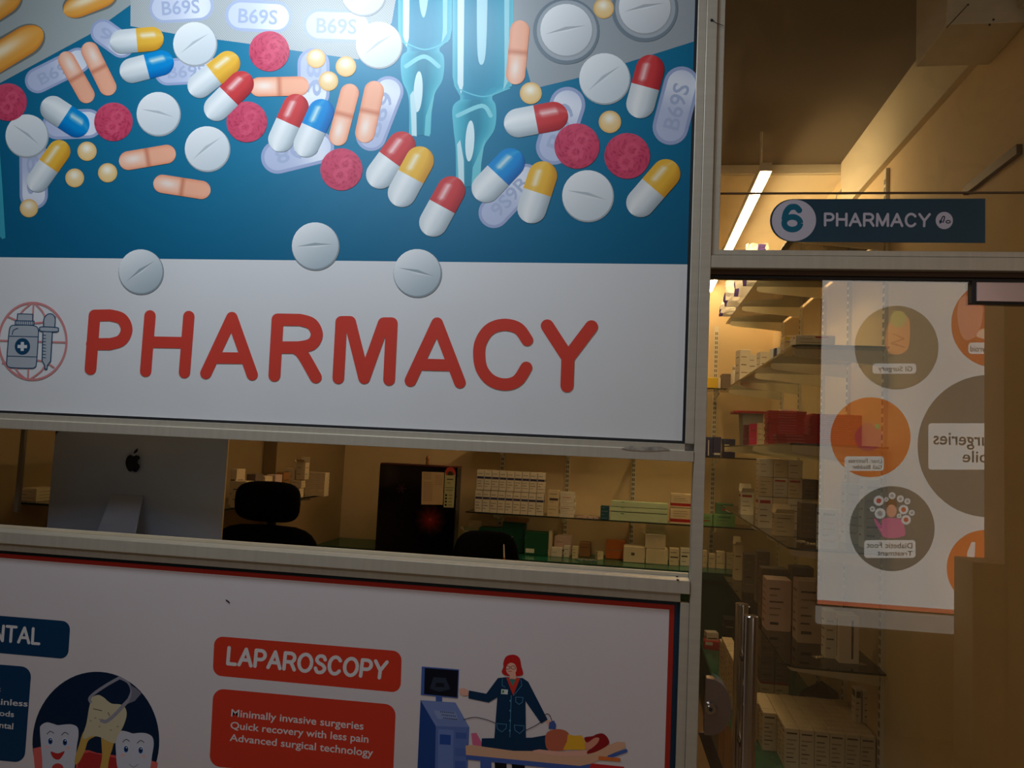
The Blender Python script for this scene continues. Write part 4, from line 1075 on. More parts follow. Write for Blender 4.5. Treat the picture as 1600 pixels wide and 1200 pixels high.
tops = [805, 796, 787]; zb0 = zs
for k in range(3):
    z1_ = onY(1000, [801, 793.5, 784][k], YF).z
    xl, xr_ = onY(954, 795, YF).x, onY(1043.5, 795, YF).x
    carton((xl+xr_)/2, YF+.05, zb0, (xr_-xl), .09, (z1_-zb0)*.90, 'long mint green box, %s in the stack of three' % ['lowest', 'middle one', 'topmost'][k], base=CM, lines=0, seed=k, band=(I_G, .80, .90, .18, .24)); zb0 = z1_
zm = onY(1060, 793.5, YF).z
for k, (zz, z2) in enumerate(((zs, zm), (zm, onY(1060, 771, YF).z))):
    xl, xr_ = onY(1048, 795, YF).x, onY(1083, 795, YF).x
    carton((xl+xr_)/2, YF+.05, zz+.001, xr_-xl, .09, (z2-zz)*.96, 'white box with red stripe beside the mint boxes, %s of two' % ('lower', 'upper')[k], base=CC, lines=5, band=(I_R, .12, .32, .0, 1), seed=k+5)
# green boxes on the same shelf, seen through the door
B(1096, 1113, 804, zs, YF, .08, 'small green box at the left end of the group seen through the door', base=CLG, lines=2, band=(I_R, .4, .5, .1, .8))
ob = B(1114.5, 1149, 804, zs, YF, .09, 'light green box with printed lines below a darker green one', base=CLG, lines=5, band=(I_G, .7, .85, .2, .8), seed=3)
B(1119, 1146, 787, zs, YF+.01, .08, 'green box with a red mark resting on the light green box', base=cm_('mid_green_card', (70, 130, 84)), bot=803.5, lines=2, band=(I_R, .35, .5, .3, .75))
# ---- middle shelf: blue packets; upper shelf: yellow box
for k, (a_, b_) in enumerate(((1101, 1114), (1115, 1127), (1130, 1149))):
    B(a_, b_, 683 if k < 2 else 686, ZB[1], YF, .10, 'navy blue packet with %s' % ('a white stripe, leftmost beside the aluminium post', 'pale end, second from the aluminium post', 'gold top, nearest the right corner')[k], base=CBl, lines=0, band=(I_W, .05, .85, .42, .55) if k == 0 else (CC, .3, .7, .1, .5) if k == 2 else (I_W, .1, .2, .1, .9), name='blue_packet', cat='packet')
B(1103.5, 1126, 590, ZB[0], YF, .10, 'yellow box with white end on the upper back shelf', base=CY, lines=2, band=(I_W, 0, 1, .84, 1.0), seed=2)
B(1128, 1145, 584, ZB[0], YF+.02, .14, 'dark brown carton beside the yellow box', base=CD, lines=0)

# ---- back counter things
zc_ = 0.800; YC = 3.74
def C(a_, b_, t_, lab_, **k): return B(a_, b_, t_, zc_, k.pop('yf', YC), k.pop('dp', .12), lab_, **k)
C(748, 785, 825, 'green box with a brown open top left of the tall green box', base=CG, lines=1, yf=3.80)
C(785, 820, 816, 'tall dark green box with kraft top behind the black chair', base=CG, lines=1, yf=3.82)
B(787, 824, 811, zc_, 3.825, .1, 'kraft cardboard lid lying on the tall green box', base=CB, lines=0, bot=816)
C(820, 857, 832, 'green carton with white label panels at the middle of the back counter', base=CG, lines=0, band=(I_W, .10, .28, .05, .42))
B(857.5, 862, 830, zc_, 3.75, .1, 'narrow white carton edge against the green carton', base=CC, lines=0)
C(724, 747, 830, 'cream open carton beside the dark fridge', base=CC, lines=1, open_=True, yf=3.78)
C(866, 893, 838, 'pinkish carton at the back of the counter behind a small white one', base=CP, lines=2, yf=3.85, band=(I_K, .2, .3, .4, .8))
C(861, 878, 856, 'small white carton in front of the pinkish carton', base=CW, lines=1, dp=.06)
C(881, 890, 853, 'thin white upright carton right of the small white one', base=CW, lines=2, dp=.05, yf=3.75)
C(894, 903, 854, 'upright cream carton with printing near the counter middle', base=CC, lines=3, dp=.05, yf=3.71, seed=4)
C(905, 922, 849, 'brown carton low on the back counter', base=CB, lines=2, yf=3.84)
C(947, 977, 846, 'orange brown carton left of the white lidded box', base=CO_, lines=1, yf=3.82, seed=2)
for k, (xx, ww) in enumerate(((905, .05), (912, .04), (920, .05), (928, .035))):
    q_ = onY(xx, 872, 3.66); carton(q_.x, 3.66+.01*(k % 2), zc_, ww, .03, .008, 'silver strip lying at the counter edge in the loose pile', base=CGr, lines=1, seed=k, group='silver strips in the loose pile on the back counter', rz=.5*(k-1.5), name='foil_strip', cat='medicine strip')
C(931, 941, 862, 'small crumpled white carton among the silver strips', base=CC, lines=1, dp=.04, rz=.5, yf=3.74)
C(974, 1008, 854, 'white carton with a dark tick mark at the counter front', base=CC, lines=0, yf=3.71, dp=.12, band=(I_K, .45, .62, .36, .52))
C(1009, 1044, 858, 'cream carton under the white lidded box', base=CC, lines=0, yf=3.71, dp=.14)
B(1008, 1040, 835, zc_, 3.71, .12, 'white lidded box tilted on top of the cream carton', base=CC, lines=0, bot=857.5, open_=True)
C(1046, 1061, 857, 'small cream carton with a printed band beside the white lidded pair', base=CC, lines=3, yf=3.71, dp=.06, band=(I_K, .45, .52, .1, .9))
C(1063, 1082, 857, 'pair sized cream carton behind the aluminium post', base=CW, lines=3, yf=3.73, dp=.06, band=(I_K, .5, .58, .1, .6))
for k, (a_, b_, t_) in enumerate(((1098, 1105, 861), (1107, 1118, 866), (1119, 1133, 862), (1135, 1150, 865))):
    C(a_, b_, t_, 'cream carton on the counter seen through the door, %s from the post' % ('first', 'second', 'third', 'fourth')[k], base=CC, lines=2, seed=k, dp=.06, yf=3.71)

# ================================================================= RIGHT WALL SHELVES
def on(s, **k): return ZR[s]+.008
# second shelf
z = on(1)
B(1225.5, 1241, 525, z, 1.62, .10, 'cream carton with yellow corner on the second shelf', base=CC, lines=2, band=(CY, .8, .95, .1, .5))
B(1243, 1305, 524, z, 1.42, .12, 'long pale carton with a red mark on the second shelf', base=CW, lines=3, band=(I_R, .82, .93, .5, .85), seed=6)
for k, (a_, b_, t_, y_) in enumerate(((1154, 1171, 546, 2.9), (1173, 1186, 554, 2.75), (1187, 1200, 549, 2.6))):
    B(a_, b_, t_, z, y_, .09, 'white carton leaning in the clutter of the second shelf, %s' % ('farthest one', 'middle one', 'nearest one')[k], base=CW, lines=3, seed=k, rz=(.18, -.25, .1)[k])
for k in range(3): B(1205+k*5.5, 1209.5+k*5.5, 545-k, z, 2.25-.1*k, .04, 'blue and white tube box on the second shelf, %s' % ('far', 'middle', 'near')[k]+' one of three', base=(CPB, CBl, CPB)[k], lines=1)
for k in range(2):
    q_ = onY(1148+k*6, 582, 3.3-.15*k); m = MB().lathe([(.0, 0), (.022, 0), (.024, .01), (.024, .085), (.012, .10), (.012, .105), (.015, .105), (.015, .13), (0, .13)], CW, (q_.x, 3.3-.15*k, z+.0005), 20)
    m.build('white_bottle', None, label='small white capped bottle at the far end of the second shelf, %s' % ('left', 'right')[k]+' of two', cat='bottle')
# first shelf: crumpled white and purple packets
PUR = cm_('purple_print', (92, 70, 150)); POL = mat('white_plastic_film', (0.82, 0.78, 0.72), 0.3, var=0.05)
def packet(px_, py_, y_, w, h, lab_, s_):
    p = onY(px_, py_, y_); r = random.Random(s_); m = MB(); n = 8; mrow = 10; vs = []; base_z = on(0)
    for j in range(mrow+1):
        v = j/mrow; wy = .028*sin(pi*min(1, v*1.15))**.6+.004
        for i in range(2*n):
            t = 2*pi*i/(2*n); vs.append((p.x+w/2*cos(t)*(1-.25*v*v)+r.uniform(-.006, .006), y_+wy*sin(t)+r.uniform(-.004, .004), base_z+h*v+(r.uniform(-.006, .006) if 0 < j else 0.001)))
    k_ = 2*n; fs = []
    m.add(vs, [(j*k_+i, j*k_+(i+1) % k_, (j+1)*k_+(i+1) % k_, (j+1)*k_+i) for j in range(mrow) for i in range(k_) if (i+j//2) % 8 > 1], POL)
    m.add(vs, [(j*k_+i, j*k_+(i+1) % k_, (j+1)*k_+(i+1) % k_, (j+1)*k_+i) for j in range(mrow) for i in range(k_) if (i+j//2) % 8 <= 1], PUR)
    m.add(vs[:k_], [tuple(range(k_))[::-1]], POL); m.add(vs[-k_:], [tuple(range(k_))], POL)
    m.build('plastic_packet', None, label=lab_, cat='packet')
packet(1140, 480, 3.42, .13, .13, 'crumpled white and purple plastic packet, farthest on the top shelf', 1)
packet(1150, 470, 3.05, .15, .21, 'white and purple plastic packet standing second from the far end of the top shelf', 2)
packet(1168, 460, 2.72, .16, .24, 'white and purple plastic packet third from the far end of the top shelf', 3)
packet(1182, 450, 2.42, .15, .24, 'nearest white and purple plastic packet on the top shelf', 4)
# third shelf: dark red flat boxes
z = on(2); YA = 1.98
xa = onY(1201, 690, YA).x; xb = onY(1260, 690, YA).x; hT = onY(1230, 642, YA).z-z
for k in range(13):
    carton((xa+xb)/2+random.uniform(-.005, .005), YA+.06, z+hT/13*k, xb-xa, .12, hT/13*.93, 'flat dark red box in the left stack on the third shelf', base=CR, lines=0, band=(I_P, .42, .60, .26, .74), seed=k % 4, group='flat red boxes in the left stack')
YB = 1.66; xa = onY(1266, 690, YB).x; xb = onY(1352, 690, YB).x; hT = onY(1300, 647, YB).z-z
for k in range(15):
    carton((xa+xb)/2+random.uniform(-.004, .004), YB+.08, z+hT/15*k, (xb-xa)*(.96+.04*sin(k/14*pi)), .13, hT/15*.93, 'flat dark red box in the right stack on the third shelf', base=CR, lines=0, band=(I_P, .42, .60, .26, .74), seed=k % 4, group='flat red boxes in the right stack')
xa = onY(1216, 690, 1.45).x; xb = onY(1274, 690, 1.45).x
for k in range(3): carton((xa+xb)/2-.004*k, 1.45+.05, z+.0135*k, xb-xa, .09, .0127, 'flat dark red box in the low front stack of three, %s' % ('lowest', 'middle', 'topmost')[k], base=CR, lines=0, band=(I_P, .42, .60, .26, .74), seed=k)
carton(onY(1234, 640, YA).x, YA+.06, z+(onY(1230, 642, YA).z-z)+.0005, .07, .07, .010, 'white folded leaflet box on top of the left red stack', base=CW, lines=0)
B(1172, 1184, 662, z, 2.62, .05, 'magenta box beside the white packs on the third shelf', base=CMg, lines=2)
B(1163, 1171, 664, z, 2.75, .05, 'dark red and silver box left of the magenta box', base=cm_('wine_card', (110, 40, 50)), lines=2)
for k, (a_, b_) in enumerate(((1185, 1192), (1193, 1202))): B(a_, b_, 661+2*k, z, 2.5-.1*k, .05, 'upright white pack with dark print, %s of two beside the magenta box' % ('left', 'right')[k], base=CC, lines=3, seed=k)
tb = thing('storage_tub', (0.8, 2.95, z), 'grey plastic tub with a flat red lid on the third shelf', 'tub')
xa = onY(1160, 660, 2.9).x; xb = onY(1193, 660, 2.9).x; zt_ = onY(1175, 646, 2.9).z
MB().prism([(xa+.01, z+.0005), (xb-.01, z+.0005), (xb, zt_), (xa, zt_)], 'y', 2.9, 3.08, CGr).build('tub_body', tb, bevel=.004)
MB().box(xa-.05, xb+.005, 2.88, 3.10, zt_+.0005, zt_+.014, CR).build('tub_lid', tb, bevel=.002)
# fourth shelf: cartons with red bands
z = on(3); RB = (I_R, .80, .90, .1, .85)
B(1157.5, 1178, 770, z, 2.85, .09, 'open white carton with a red band alone at the far end of the fourth shelf', base=CW, lines=4, band=RB, open_=True)
Y4 = 2.05
cols4 = [1185.5, 1208, 1231, 1254, 1278]
lev = [onY(1230, t, Y4).z for t in (778, 747, 718)]
zz = z
nmr = ['bottom', 'middle', 'top']; nmc = ['first', 'second', 'third', 'fourth']
for r_ in range(3):
    for c_ in range(4):
        if r_ == 2 and c_ == 3: continue
        a_, b_ = cols4[c_], cols4[c_+1]
        x0_ = onY(a_, 760, Y4).x; x1_ = onY(b_, 760, Y4).x
        dk = (r_ == 1 and c_ == 3)
        carton((x0_+x1_)/2, Y4+.05+(0 if not dk else -.015), zz, (x1_-x0_)*.97, .10, (lev[r_]-zz)*.985, '%s carton in the %s row of the fourth shelf pile, %s from the left' % ('grey brown' if dk else 'white card', nmr[r_], nmc[c_]), base=CD if dk else (CC if (r_+c_) % 2 else CW), lines=4 if r_ != 2 else 2, band=RB if (r_ == 1 and c_ in (1, 2)) or (r_ == 0 and c_ == 0) else None, seed=r_*4+c_)
    zz = lev[r_]
x0_ = onY(1212, 770, 1.9).x
carton(onY(1225, 800, 1.72).x, 1.74, z, .085, .07, .10, 'open top cream carton with raised flap in front of the pile', base=CC, lines=4, open_=True, seed=9)
B(1252, 1277, 786, z, 1.66, .09, 'grey printed carton in front of the pile on the fourth shelf', base=CD, lines=4, seed=11)
B(1282, 1311, 796, z, 1.29, .07, 'tall white box with dark print at the near end of the fourth shelf', base=CPB, lines=5, band=(I_K, .84, .90, .15, .8), seed=2)
B(1322, 1348, 756, z, 1.55, .08, 'tall pale blue box second from the near end of the fourth shelf', base=CPB, lines=6, seed=5)
B(1351, 1381, 750, z, 1.40, .08, 'tall pale blue box against the right wall on the fourth shelf', base=CPB, lines=6, band=(I_K, .86, .90, .15, .8), seed=7)
SIL = mat('silver_foil', (0.75, 0.68, 0.55), 0.22, 0.9, 0.1, 20)
def strip(px_, py_, zz_, n, lab_, rz=0.0, grp=None):
    p = onZ(px_, py_, zz_); m = MB().box(-.012*n/2-.006, .012*n/2+.006, -.016, .016, 0, .0012, SIL)
    for i in range(n):
        for j in (-.007, .007): m.lathe([(.0048, .0012), (.0044, .003), (.0025, .0044), (0, .0048)], SIL, (-.012*(n-1)/2+.012*i, j, 0), 10)
    o = m.build('pill_strip', None, label=lab_, cat='medicine strip', group=grp); o.location = (p.x, p.y, zz_+.0006); o.rotation_euler = (0, 0, rz)
strip(1251, 846, z, 3, 'short silver pill strip at the near end of the fourth shelf, left one', .3)
strip(1268, 850, z, 3, 'short silver pill strip between two others on the fourth shelf', -.2)
strip(1296, 843, z, 3, 'short silver pill strip in front of the tall white box', .1)
# fifth shelf
z = on(4)
B(1198, 1237, 906, z, 1.86, .12, 'tall pinkish carton with dark print on the lowest glass shelf', base=CP, lines=6, seed=3, band=(I_K, .12, .17, .15, .5))
B(1247, 1284, 908, z, 1.66, .11, 'tall cream carton with dark print right of the pinkish one', base=cm_('taupe_card', (196, 170, 150)), lines=6, seed=4, band=(I_K, .14, .19, .15, .6))
B(1190, 1232, 889, z, 2.12, .10, 'wide brown printed carton behind the pinkish one', base=CD, lines=3, seed=2)
B(1237, 1272, 887, z, 2.0, .10, 'wide cream carton behind the tall cream one on the lowest glass shelf', base=CD, lines=3, band=(I_K, .8, .86, .2, .6), seed=5)
B(1163, 1181, 866, z, 2.85, .08, 'far narrow brown carton on the lowest glass shelf', base=CD, lines=4, seed=6)
B(1148, 1161, 853, z, 3.3, .09, 'farthest cream carton with a loose lid on the lowest glass shelf', base=CC, lines=2, open_=True)
B(1183, 1203, 862, z, 2.55, .08, 'narrow grey carton beside the far brown one', base=CD, lines=5, seed=8)
B(1290, 1308, 955, z, 1.42, .07, 'narrow white carton near the front of the lowest glass shelf', base=CW, lines=4, seed=1)
B(1311, 1343, 962, z, 1.36, .09, 'white printed carton with dark marks at the near end of the lowest glass shelf', base=CW, lines=5, seed=13, band=(I_K, .1, .9, .62, .72))
strip(1283, 1027, z, 5, 'silver pill strip at the front of the lowest glass shelf, left one', .35)
strip(1338, 1037, z, 5, 'silver pill strip at the front of the lowest glass shelf, right one', -.15)
# ---- on the green plinth
zp = 0.350; bw = 0.058; hb = 0.158
FT = (I_K, .86, .90, .12, .85)
def small(i, j, x_, y_):
    carton(x_, y_, zp, bw*.965, bw*.965, hb-.001*((i+j) % 2), 'small white upright carton packed in the block on the green plinth', base=CC, lines=7, band=FT, seed=(i*3+j) % 4, group='white cartons packed in a block on the plinth')
for i in range(6):
    for j in range(8): small(i, j, .665+bw*(i+.5)-.02, 1.40+bw*(j+.5))
for j in range(3, 8): small(6, j, .665-.02-bw*.5, 1.40+bw*(j+.5))
for j in range(5, 8): small(7, j, .665-.02-bw*1.5, 1.40+bw*(j+.5))
for k, (a_, b_) in enumerate(((1337, 1346), (1348, 1374))):
    B(a_, b_, 1078+3*k, zp+hb+.001, 1.55, .06+.02*k, 'white upright carton standing on the block of cartons, %s one' % ('narrow', 'wide')[k], base=CW, lines=4, seed=k+3, band=(I_K, .75, .95, .1, .9) if k == 0 else None)
for r_ in range(3):
    for c_ in range(2):
        x0_ = onY(1188.5+23*c_, 1030, 2.12).x; x1_ = onY(1211+23*c_, 1030, 2.12).x
        carton((x0_+x1_)/2, 2.12+.06, zp+.128*r_, (x1_-x0_)*.97, .11, .126, 'brownish carton in the plinth stack, %s row, %s one' % (nmr[r_], ('left', 'right')[c_]), base=CD if r_ else CC, lines=5, seed=r_+c_*3, band=(I_R, .03, .08, 0, 1) if r_ == 1 else None)
bg = MB()
cx_ = onY(1285, 1080, 1.98).x
vs = []; nn, mm = 16, 9
for j in range(mm+1):
    f_ = j/mm
    for i in range(nn):
        t = 2*pi*i/nn; rr_ = (1-f_**3)*(1+.12*sin(3*t+j)); vs.append((cx_+.13*rr_*cos(t), 2.00+.065*rr_*sin(t), zp+.0008+.19*f_*(1+.05*sin(5*t))))
bg.add(vs, [(j*nn+i, j*nn+(i+1) % nn, (j+1)*nn+(i+1) % nn, (j+1)*nn+i) for j in range(mm) for i in range(nn)], mat('black_bin_bag', (0.012, 0.013, 0.014), 0.3, bump=.5, scale=30), smooth=True)
bg.add(vs[:nn], [tuple(range(nn))[::-1]], BLACKP)
bg.build('black_bag', None, label='crumpled black plastic bag behind the block of small cartons', cat='bag')
for k in range(6):
    carton(.552, 2.12+.105*k, zp, .055, .098, .235 if k < 5 else .2, 'slim white carton in the row along the plinth edge', base=CC, lines=6, seed=k % 3, group='slim cartons along the plinth edge')
carton(.515+.03, 3.30, zp, .10, .10, .055, 'red and white flat box at the far end of the plinth', base=cm_('red_card', (186, 24, 32)), lines=1, band=(I_W, .55, .9, .05, .5))
carton(.54, 3.30, zp+.0558, .075, .07, .05, 'white small box with printing on the red and white flat box', base=CW, lines=2, band=(I_K, .2, .35, .1, .9), rz=.15)
carton(.66, 3.32, zp, .09, .12, .20, 'dark carton behind the red and white box on the plinth', base=cm_('dark_card', (40, 36, 34)), lines=3)

# ================================================================= THINGS SEEN THROUGH THE SERVICE OPENING
# desk behind the opening
dk = thing('reception_desk', (-1.2, 0.5, 0.0), 'tall pale desk behind the sill carrying the silver computer', 'desk')
DESK = mat('pale_desk_laminate', (0.45, 0.36, 0.24), 0.4)
MB().box(-2.2, -0.3, 0.085, 0.75, 1.055, 1.085, DESK).build('desk_top', dk, bevel=.002)
for x_ in (-2.18, -0.34): MB().box(x_, x_+.03, 0.10, 0.73, 0.0, 1.054, DESK).build('desk_panel', dk)
# computer
SIL2 = mat('satin_aluminium_shell', (0.38, 0.46, 0.62), 0.42, 0.3, 0.03, 4)  # cool corridor reflection tinted into the shell colour
pc = thing('desktop_computer', (-1.58, 0.35, 1.085), 'silver all-in-one computer seen from behind with a black fruit emblem', 'computer')
xl = onY(80, 760, 0.37).x; xr_ = onY(352, 760, 0.37).x; zt_ = 1.60; zb_ = 1.17
sh_ = MB(); nx, nz = 16, 10; vs = []
for j in range(nz+1):
    for i in range(nx+1):
        u = i/nx*2-1; v = j/nz*2-1; bul = .040*(1-abs(u)**2.6)*(1-abs(v)**2.6)
        vs.append((xl+(xr_-xl)*(u+1)/2, 0.370-.003-bul, zb_+(zt_-zb_)*(v+1)/2))
n_ = nx+1
sh_.add(vs, [(j*n_+i, j*n_+i+1, j*n_+n_+i+1, j*n_+n_+i) for j in range(nz) for i in range(nx)], SIL2, smooth=True)
sh_.box(xl, xr_, 0.367, 0.375, zb_, zt_, mat('warm_lit_edge', (0.62, 0.48, 0.28), 0.35, 0.4))  # warm lamplight on the rim is painted into its colour
sh_.build('back_shell', pc)
MB().box(xl+.004, xr_-.004, 0.3755, 0.378, zb_+.06, zt_-.004, BLACKP).build('screen', pc)
yl = 0.3235
t0, t1, t2, t3 = onY(174, 773, .322), onY(222, 776, .322), onY(208, 846, .215), onY(146, 846, .215)
st = MB(); d_ = Vector((0, .006, .004))
zf_ = 1.0895
k_ = (t2.z-zf_)/(t1.z-t2.z)
b2 = Vector((t2.x+(t2.x-t1.x)*k_*.3, t2.y-.03, zf_)); b3 = Vector((t3.x-(t0.x-t3.x)*k_*.3, t3.y-.03, zf_))
P_ = [t3, t2, t1, t0]; Qb = [b3, b2]
vs = [b3, b2, t2, t1, t0, t3]; vs2 = [v+d_ for v in vs]
st.add(vs+vs2, [(0, 1, 2, 5), (5, 2, 3, 4), (6, 11, 8, 7), (11, 10, 9, 8), (1, 7, 8, 2), (2, 8, 9, 3), (0, 5, 11, 6), (5, 4, 10, 11), (0, 6, 7, 1), (4, 3, 9, 10)], mat('satin_aluminium_stand', (0.36, 0.43, 0.58), 0.36, 0.4, 0.03, 4))  # stand colour carries the same painted cool reflection
st.box(b3.x, b2.x, b2.y-.001, b2.y+.17, 1.0855, 1.0893, SIL2)
st.build('stand', pc)
# emblem
def T9(x, y): return (x/K, 640+y/K)     # from the 2.857x view of the opening
lgx, lgz = onY(208, 722, yl).x, onY(208, 722, yl).z
ap = MB(); s9 = .0285
body_ = crom([(0.0, .72), (.38, .86), (.82, .62), (.62, .32), (.58, -.02), (.88, -.36), (.58, -.92), (.30, -1.0), (.0, -.90), (-.30, -1.0), (-.66, -.72), (-.92, -.08), (-.82, .52), (-.42, .86)], 5, True)
ap.add([(lgx+s9*a_, yl-.0005, lgz+s9*b_*1.02-.002) for a_, b_ in body_], [tuple(range(len(body_)))], mat('black_gloss_emblem', (0.006, 0.008, 0.014), .2))
lf_ = crom([(.02, 1.02), (.06, 1.32), (.40, 1.62), (.46, 1.60), (.40, 1.24)], 4, True)
ap.add([(lgx+s9*a_, yl-.0005, lgz+s9*b_-.002) for a_, b_ in lf_], [tuple(range(len(lf_)))], mat('black_gloss_emblem', (0, 0, 0)))
ap.build('fruit_emblem', pc)

# office chairs
def pillow(m, cx, cy, cz, w, h, d, mt, ex=2.8, curve=0.0, nu=28, nv=12):
    vs = []
    for j in range(nv+1):
        ph = -pi/2+pi*j/nv
        for i in range(nu):
            t = 2*pi*i/nu; r_ = max(0.0, cos(ph))**(2/ex*1.0)
            sx_ = (1 if cos(t) >= 0 else -1)*abs(cos(t))**(2/ex); sz_ = (1 if sin(t) >= 0 else -1)*abs(sin(t))**(2/ex)
            x_ = w/2*sx_*r_; z_ = h/2*sz_*r_; y_ = d/2*sin(ph)+curve*(x_/(w/2))**2
            vs.append((cx+x_, cy+y_, cz+z_))
    m.add(vs, [(j*nu+i, j*nu+(i+1) % nu, (j+1)*nu+(i+1) % nu, (j+1)*nu+i) for j in range(nv) for i in range(nu)], mt, smooth=True)
    return m
def office_chair(x, y, zoff, label, rz=0.0, head=True, hz=1.277, bz=0.86, bh=.60, bw=.50):
    t = thing('office_chair', (x, y, 0), label, 'chair', None, rz=rz)
    def bld(m, n, par=None):
        o = m.build(n, None); o.parent = par or t; return o
    bld(pillow(MB(), 0, 0, .48, .50, .50, .09, BLACK, 4) if False else MB().prism(rrect(-.25, -.24, .25, .26, .08), 'z', .44, .52, BLACK), 'seat')
    bk = bld(pillow(MB(), 0, .27, bz+zoff, bw, bh, .06, BLACK, 4.0, -.05), 'backrest')
    if head:
        bld(pillow(MB(), 0, .26, hz, .325, .19, .075, BLACK, 3.4, -.03), 'headrest')
        bld(MB().tube([(0, .275, bz+zoff+bh*.35), (0, .29, 1.17), (0, .275, 1.22)], .022, BLACKP, 10), 'headrest_post')
    bld(MB().cyl((0, 0, .12), (0, 0, .44), .028, .028, BLACKP), 'gas_lift')
    bld(MB().tube([(0, .02, .43), (0, .28, .44), (0, .31, .70)], .02, BLACKP, 10), 'back_bar')
    for s_ in (-1, 1):
        bld(MB().tube([(s_*.22, .05, .47), (s_*.30, .05, .50), (s_*.30, .05, .68)], .015, BLACKP, 10).prism(rrect(s_*.30-.04, -.10, s_*.30+.04, .16, .03), 'z', .68, .705, BLACKP), 'armrest')
    for k in range(5):
        a_ = 2*pi*k/5+.3; lg = bld(MB().tube([(0, 0, .12), (.15*cos(a_), .15*sin(a_), .11), (.30*cos(a_), .30*sin(a_), .075)], .018, BLACKP, 8), 'leg')
        bld(MB().cyl((.30*cos(a_)-.02*sin(a_), .30*sin(a_)+.02*cos(a_), .03), (.30*cos(a_)+.02*sin(a_), .30*sin(a_)-.02*cos(a_), .03), .029, .029, BLACKP, 16), 'caster', lg)
    return t
office_chair(-1.675, 1.24, .0, 'black office chair with a padded headrest right of the silver computer', bz=.87, bw=.57)
q_ = onY(772, 830, 2.2)
office_chair(q_.x, 1.95, 0, 'black office chair with rounded back in front of the green boxes', rz=.15, head=False, bz=q_.z-.26, bh=.52, bw=.36)
p2 = onY(787, 862, 2.0)
pn = MB().cyl((p2.x, 2.02, p2.z-.03), (p2.x-.004, 2.02, p2.z+.028), .0045, .0035, CW, 12).cyl((p2.x-.004, 2.02, p2.z+.028), (p2.x-.0045, 2.02, p2.z+.036), .0035, .001, CW, 12)
pn.cyl((p2.x+.001, 2.02, p2.z-.055), (p2.x, 2.02, p2.z-.03), .006, .0055, CO_, 12)
pn.build('pen', None, label='white pen with an orange end clipped on the black chair back', cat='pen')

# fridge
FR = mat('black_glass_front', (0.004, 0.003, 0.006), 0.15)
fg = thing('fridge', (-1.49, 3.4, 0), 'black fridge with red flower print, a paper notice and an energy sticker', 'fridge')
fx0 = onY(590, 790, 3.35).x; fx1 = onY(712, 790, 3.35).x; fz = 1.415
MB().box(fx0+.004, fx1-.002, 3.375, 3.49, 0.03, fz-.004, mat('fridge_side', (.02, .014, .010), .4)).build('cabinet', fg, bevel=.004)
MB().box(fx0, fx1, 3.35, 3.372, 0.05, fz, FR).build('door_panel', fg, bevel=.003)
MB().box(fx0+.004, fx1+.0, 3.35, 3.49, fz+.0005, fz+.010, cm_('fridge_trim', (84, 34, 24))).build('top_trim', fg)
fl = MB(); fc = onY(672, 812, 3.349); rd = random.Random(3)
FLM = print_mat('printed_flower', .3)
vs = [(fc.x, 3.3497, fc.z)]; cs = [lin((190, 84, 70))]; NS = 44; NR = 9
for k in range(1, NR+1):
    for i in range(NS):
        t = 2*pi*i/NS; q = k/NR; pet = .5+.5*cos(9*t+2*sin(3*q)); R_ = .125*q*(.86+.14*pet)
        vs.append((fc.x+R_*cos(t), 3.3497, fc.z+R_*sin(t))); cs.append(lin(shade_mix((160, 44, 50), (4, 3, 6), min(1, q**.8*(1.05-.35*pet*(1-q))+rd.uniform(-.06, .06)) if q < 1 else 1)))
fl.add(vs, [(0, 1+i, 1+(i+1) % NS) for i in range(NS)]+[(1+k*NS+i, 1+k*NS+(i+1) % NS, 1+(k+1)*NS+(i+1) % NS, 1+(k+1)*NS+i) for k in range(NR-1) for i in range(NS)], FLM, cs)
fl.build('flower_print', fg); fl = MB()
fc2 = onY(627, 763, 3.349)
for k in range(6):
    a_ = pi*k/3; fl.add([(fc2.x, 3.3497, fc2.z), (fc2.x+.03*cos(a_-.3), 3.3497, fc2.z+.03*sin(a_-.3)), (fc2.x+.045*cos(a_), 3.3497, fc2.z+.045*sin(a_)), (fc2.x+.03*cos(a_+.3), 3.3497, fc2.z+.03*sin(a_+.3))], [(0, 1, 2, 3)], FLM, [lin((90, 50, 60)), lin((20, 10, 16)), lin((12, 8, 12)), lin((20, 10, 16))])
fl.build('flower_print', fg)
def sheet(name, lab_, cat_, pxr, items, base):
    (a_, b_, c_, d2) = pxr; A_ = Art(None, 3.3494, 3.3494, -1, VINYL)
    A_.start(); A_.poly([a_, b_, c_, d2], base)
    for it in items:
        if it[0] == 'l': A_.stroke([A_.quad((a_, b_, c_, d2), it[1], it[3]), A_.quad((a_, b_, c_, d2), it[2], it[3])], it[4], it[5], cap=False)
        else: A_.disc(*A_.quad((a_, b_, c_, d2), it[1], it[2]), it[3], it[4])
    return A_.mb.build(name, fg, label=lab_)
def T10(x, y): return (580+x/7.06, 710+y/7.06)
sheet('paper_notice', 'cream typed paper notice stuck on the black fridge door', 'notice', (T10(552, 552), T10(790, 556), T10(806, 198), T10(560, 190)), [('l', .08, .42 if k < 4 else .5, .95-.055*k, .5, (120, 95, 70)) for k in range(16) if k not in (4,)]+[('l', .6, .95, .9-.055*k, .5, (120, 95, 70)) for k in range(6)], (214, 188, 150))
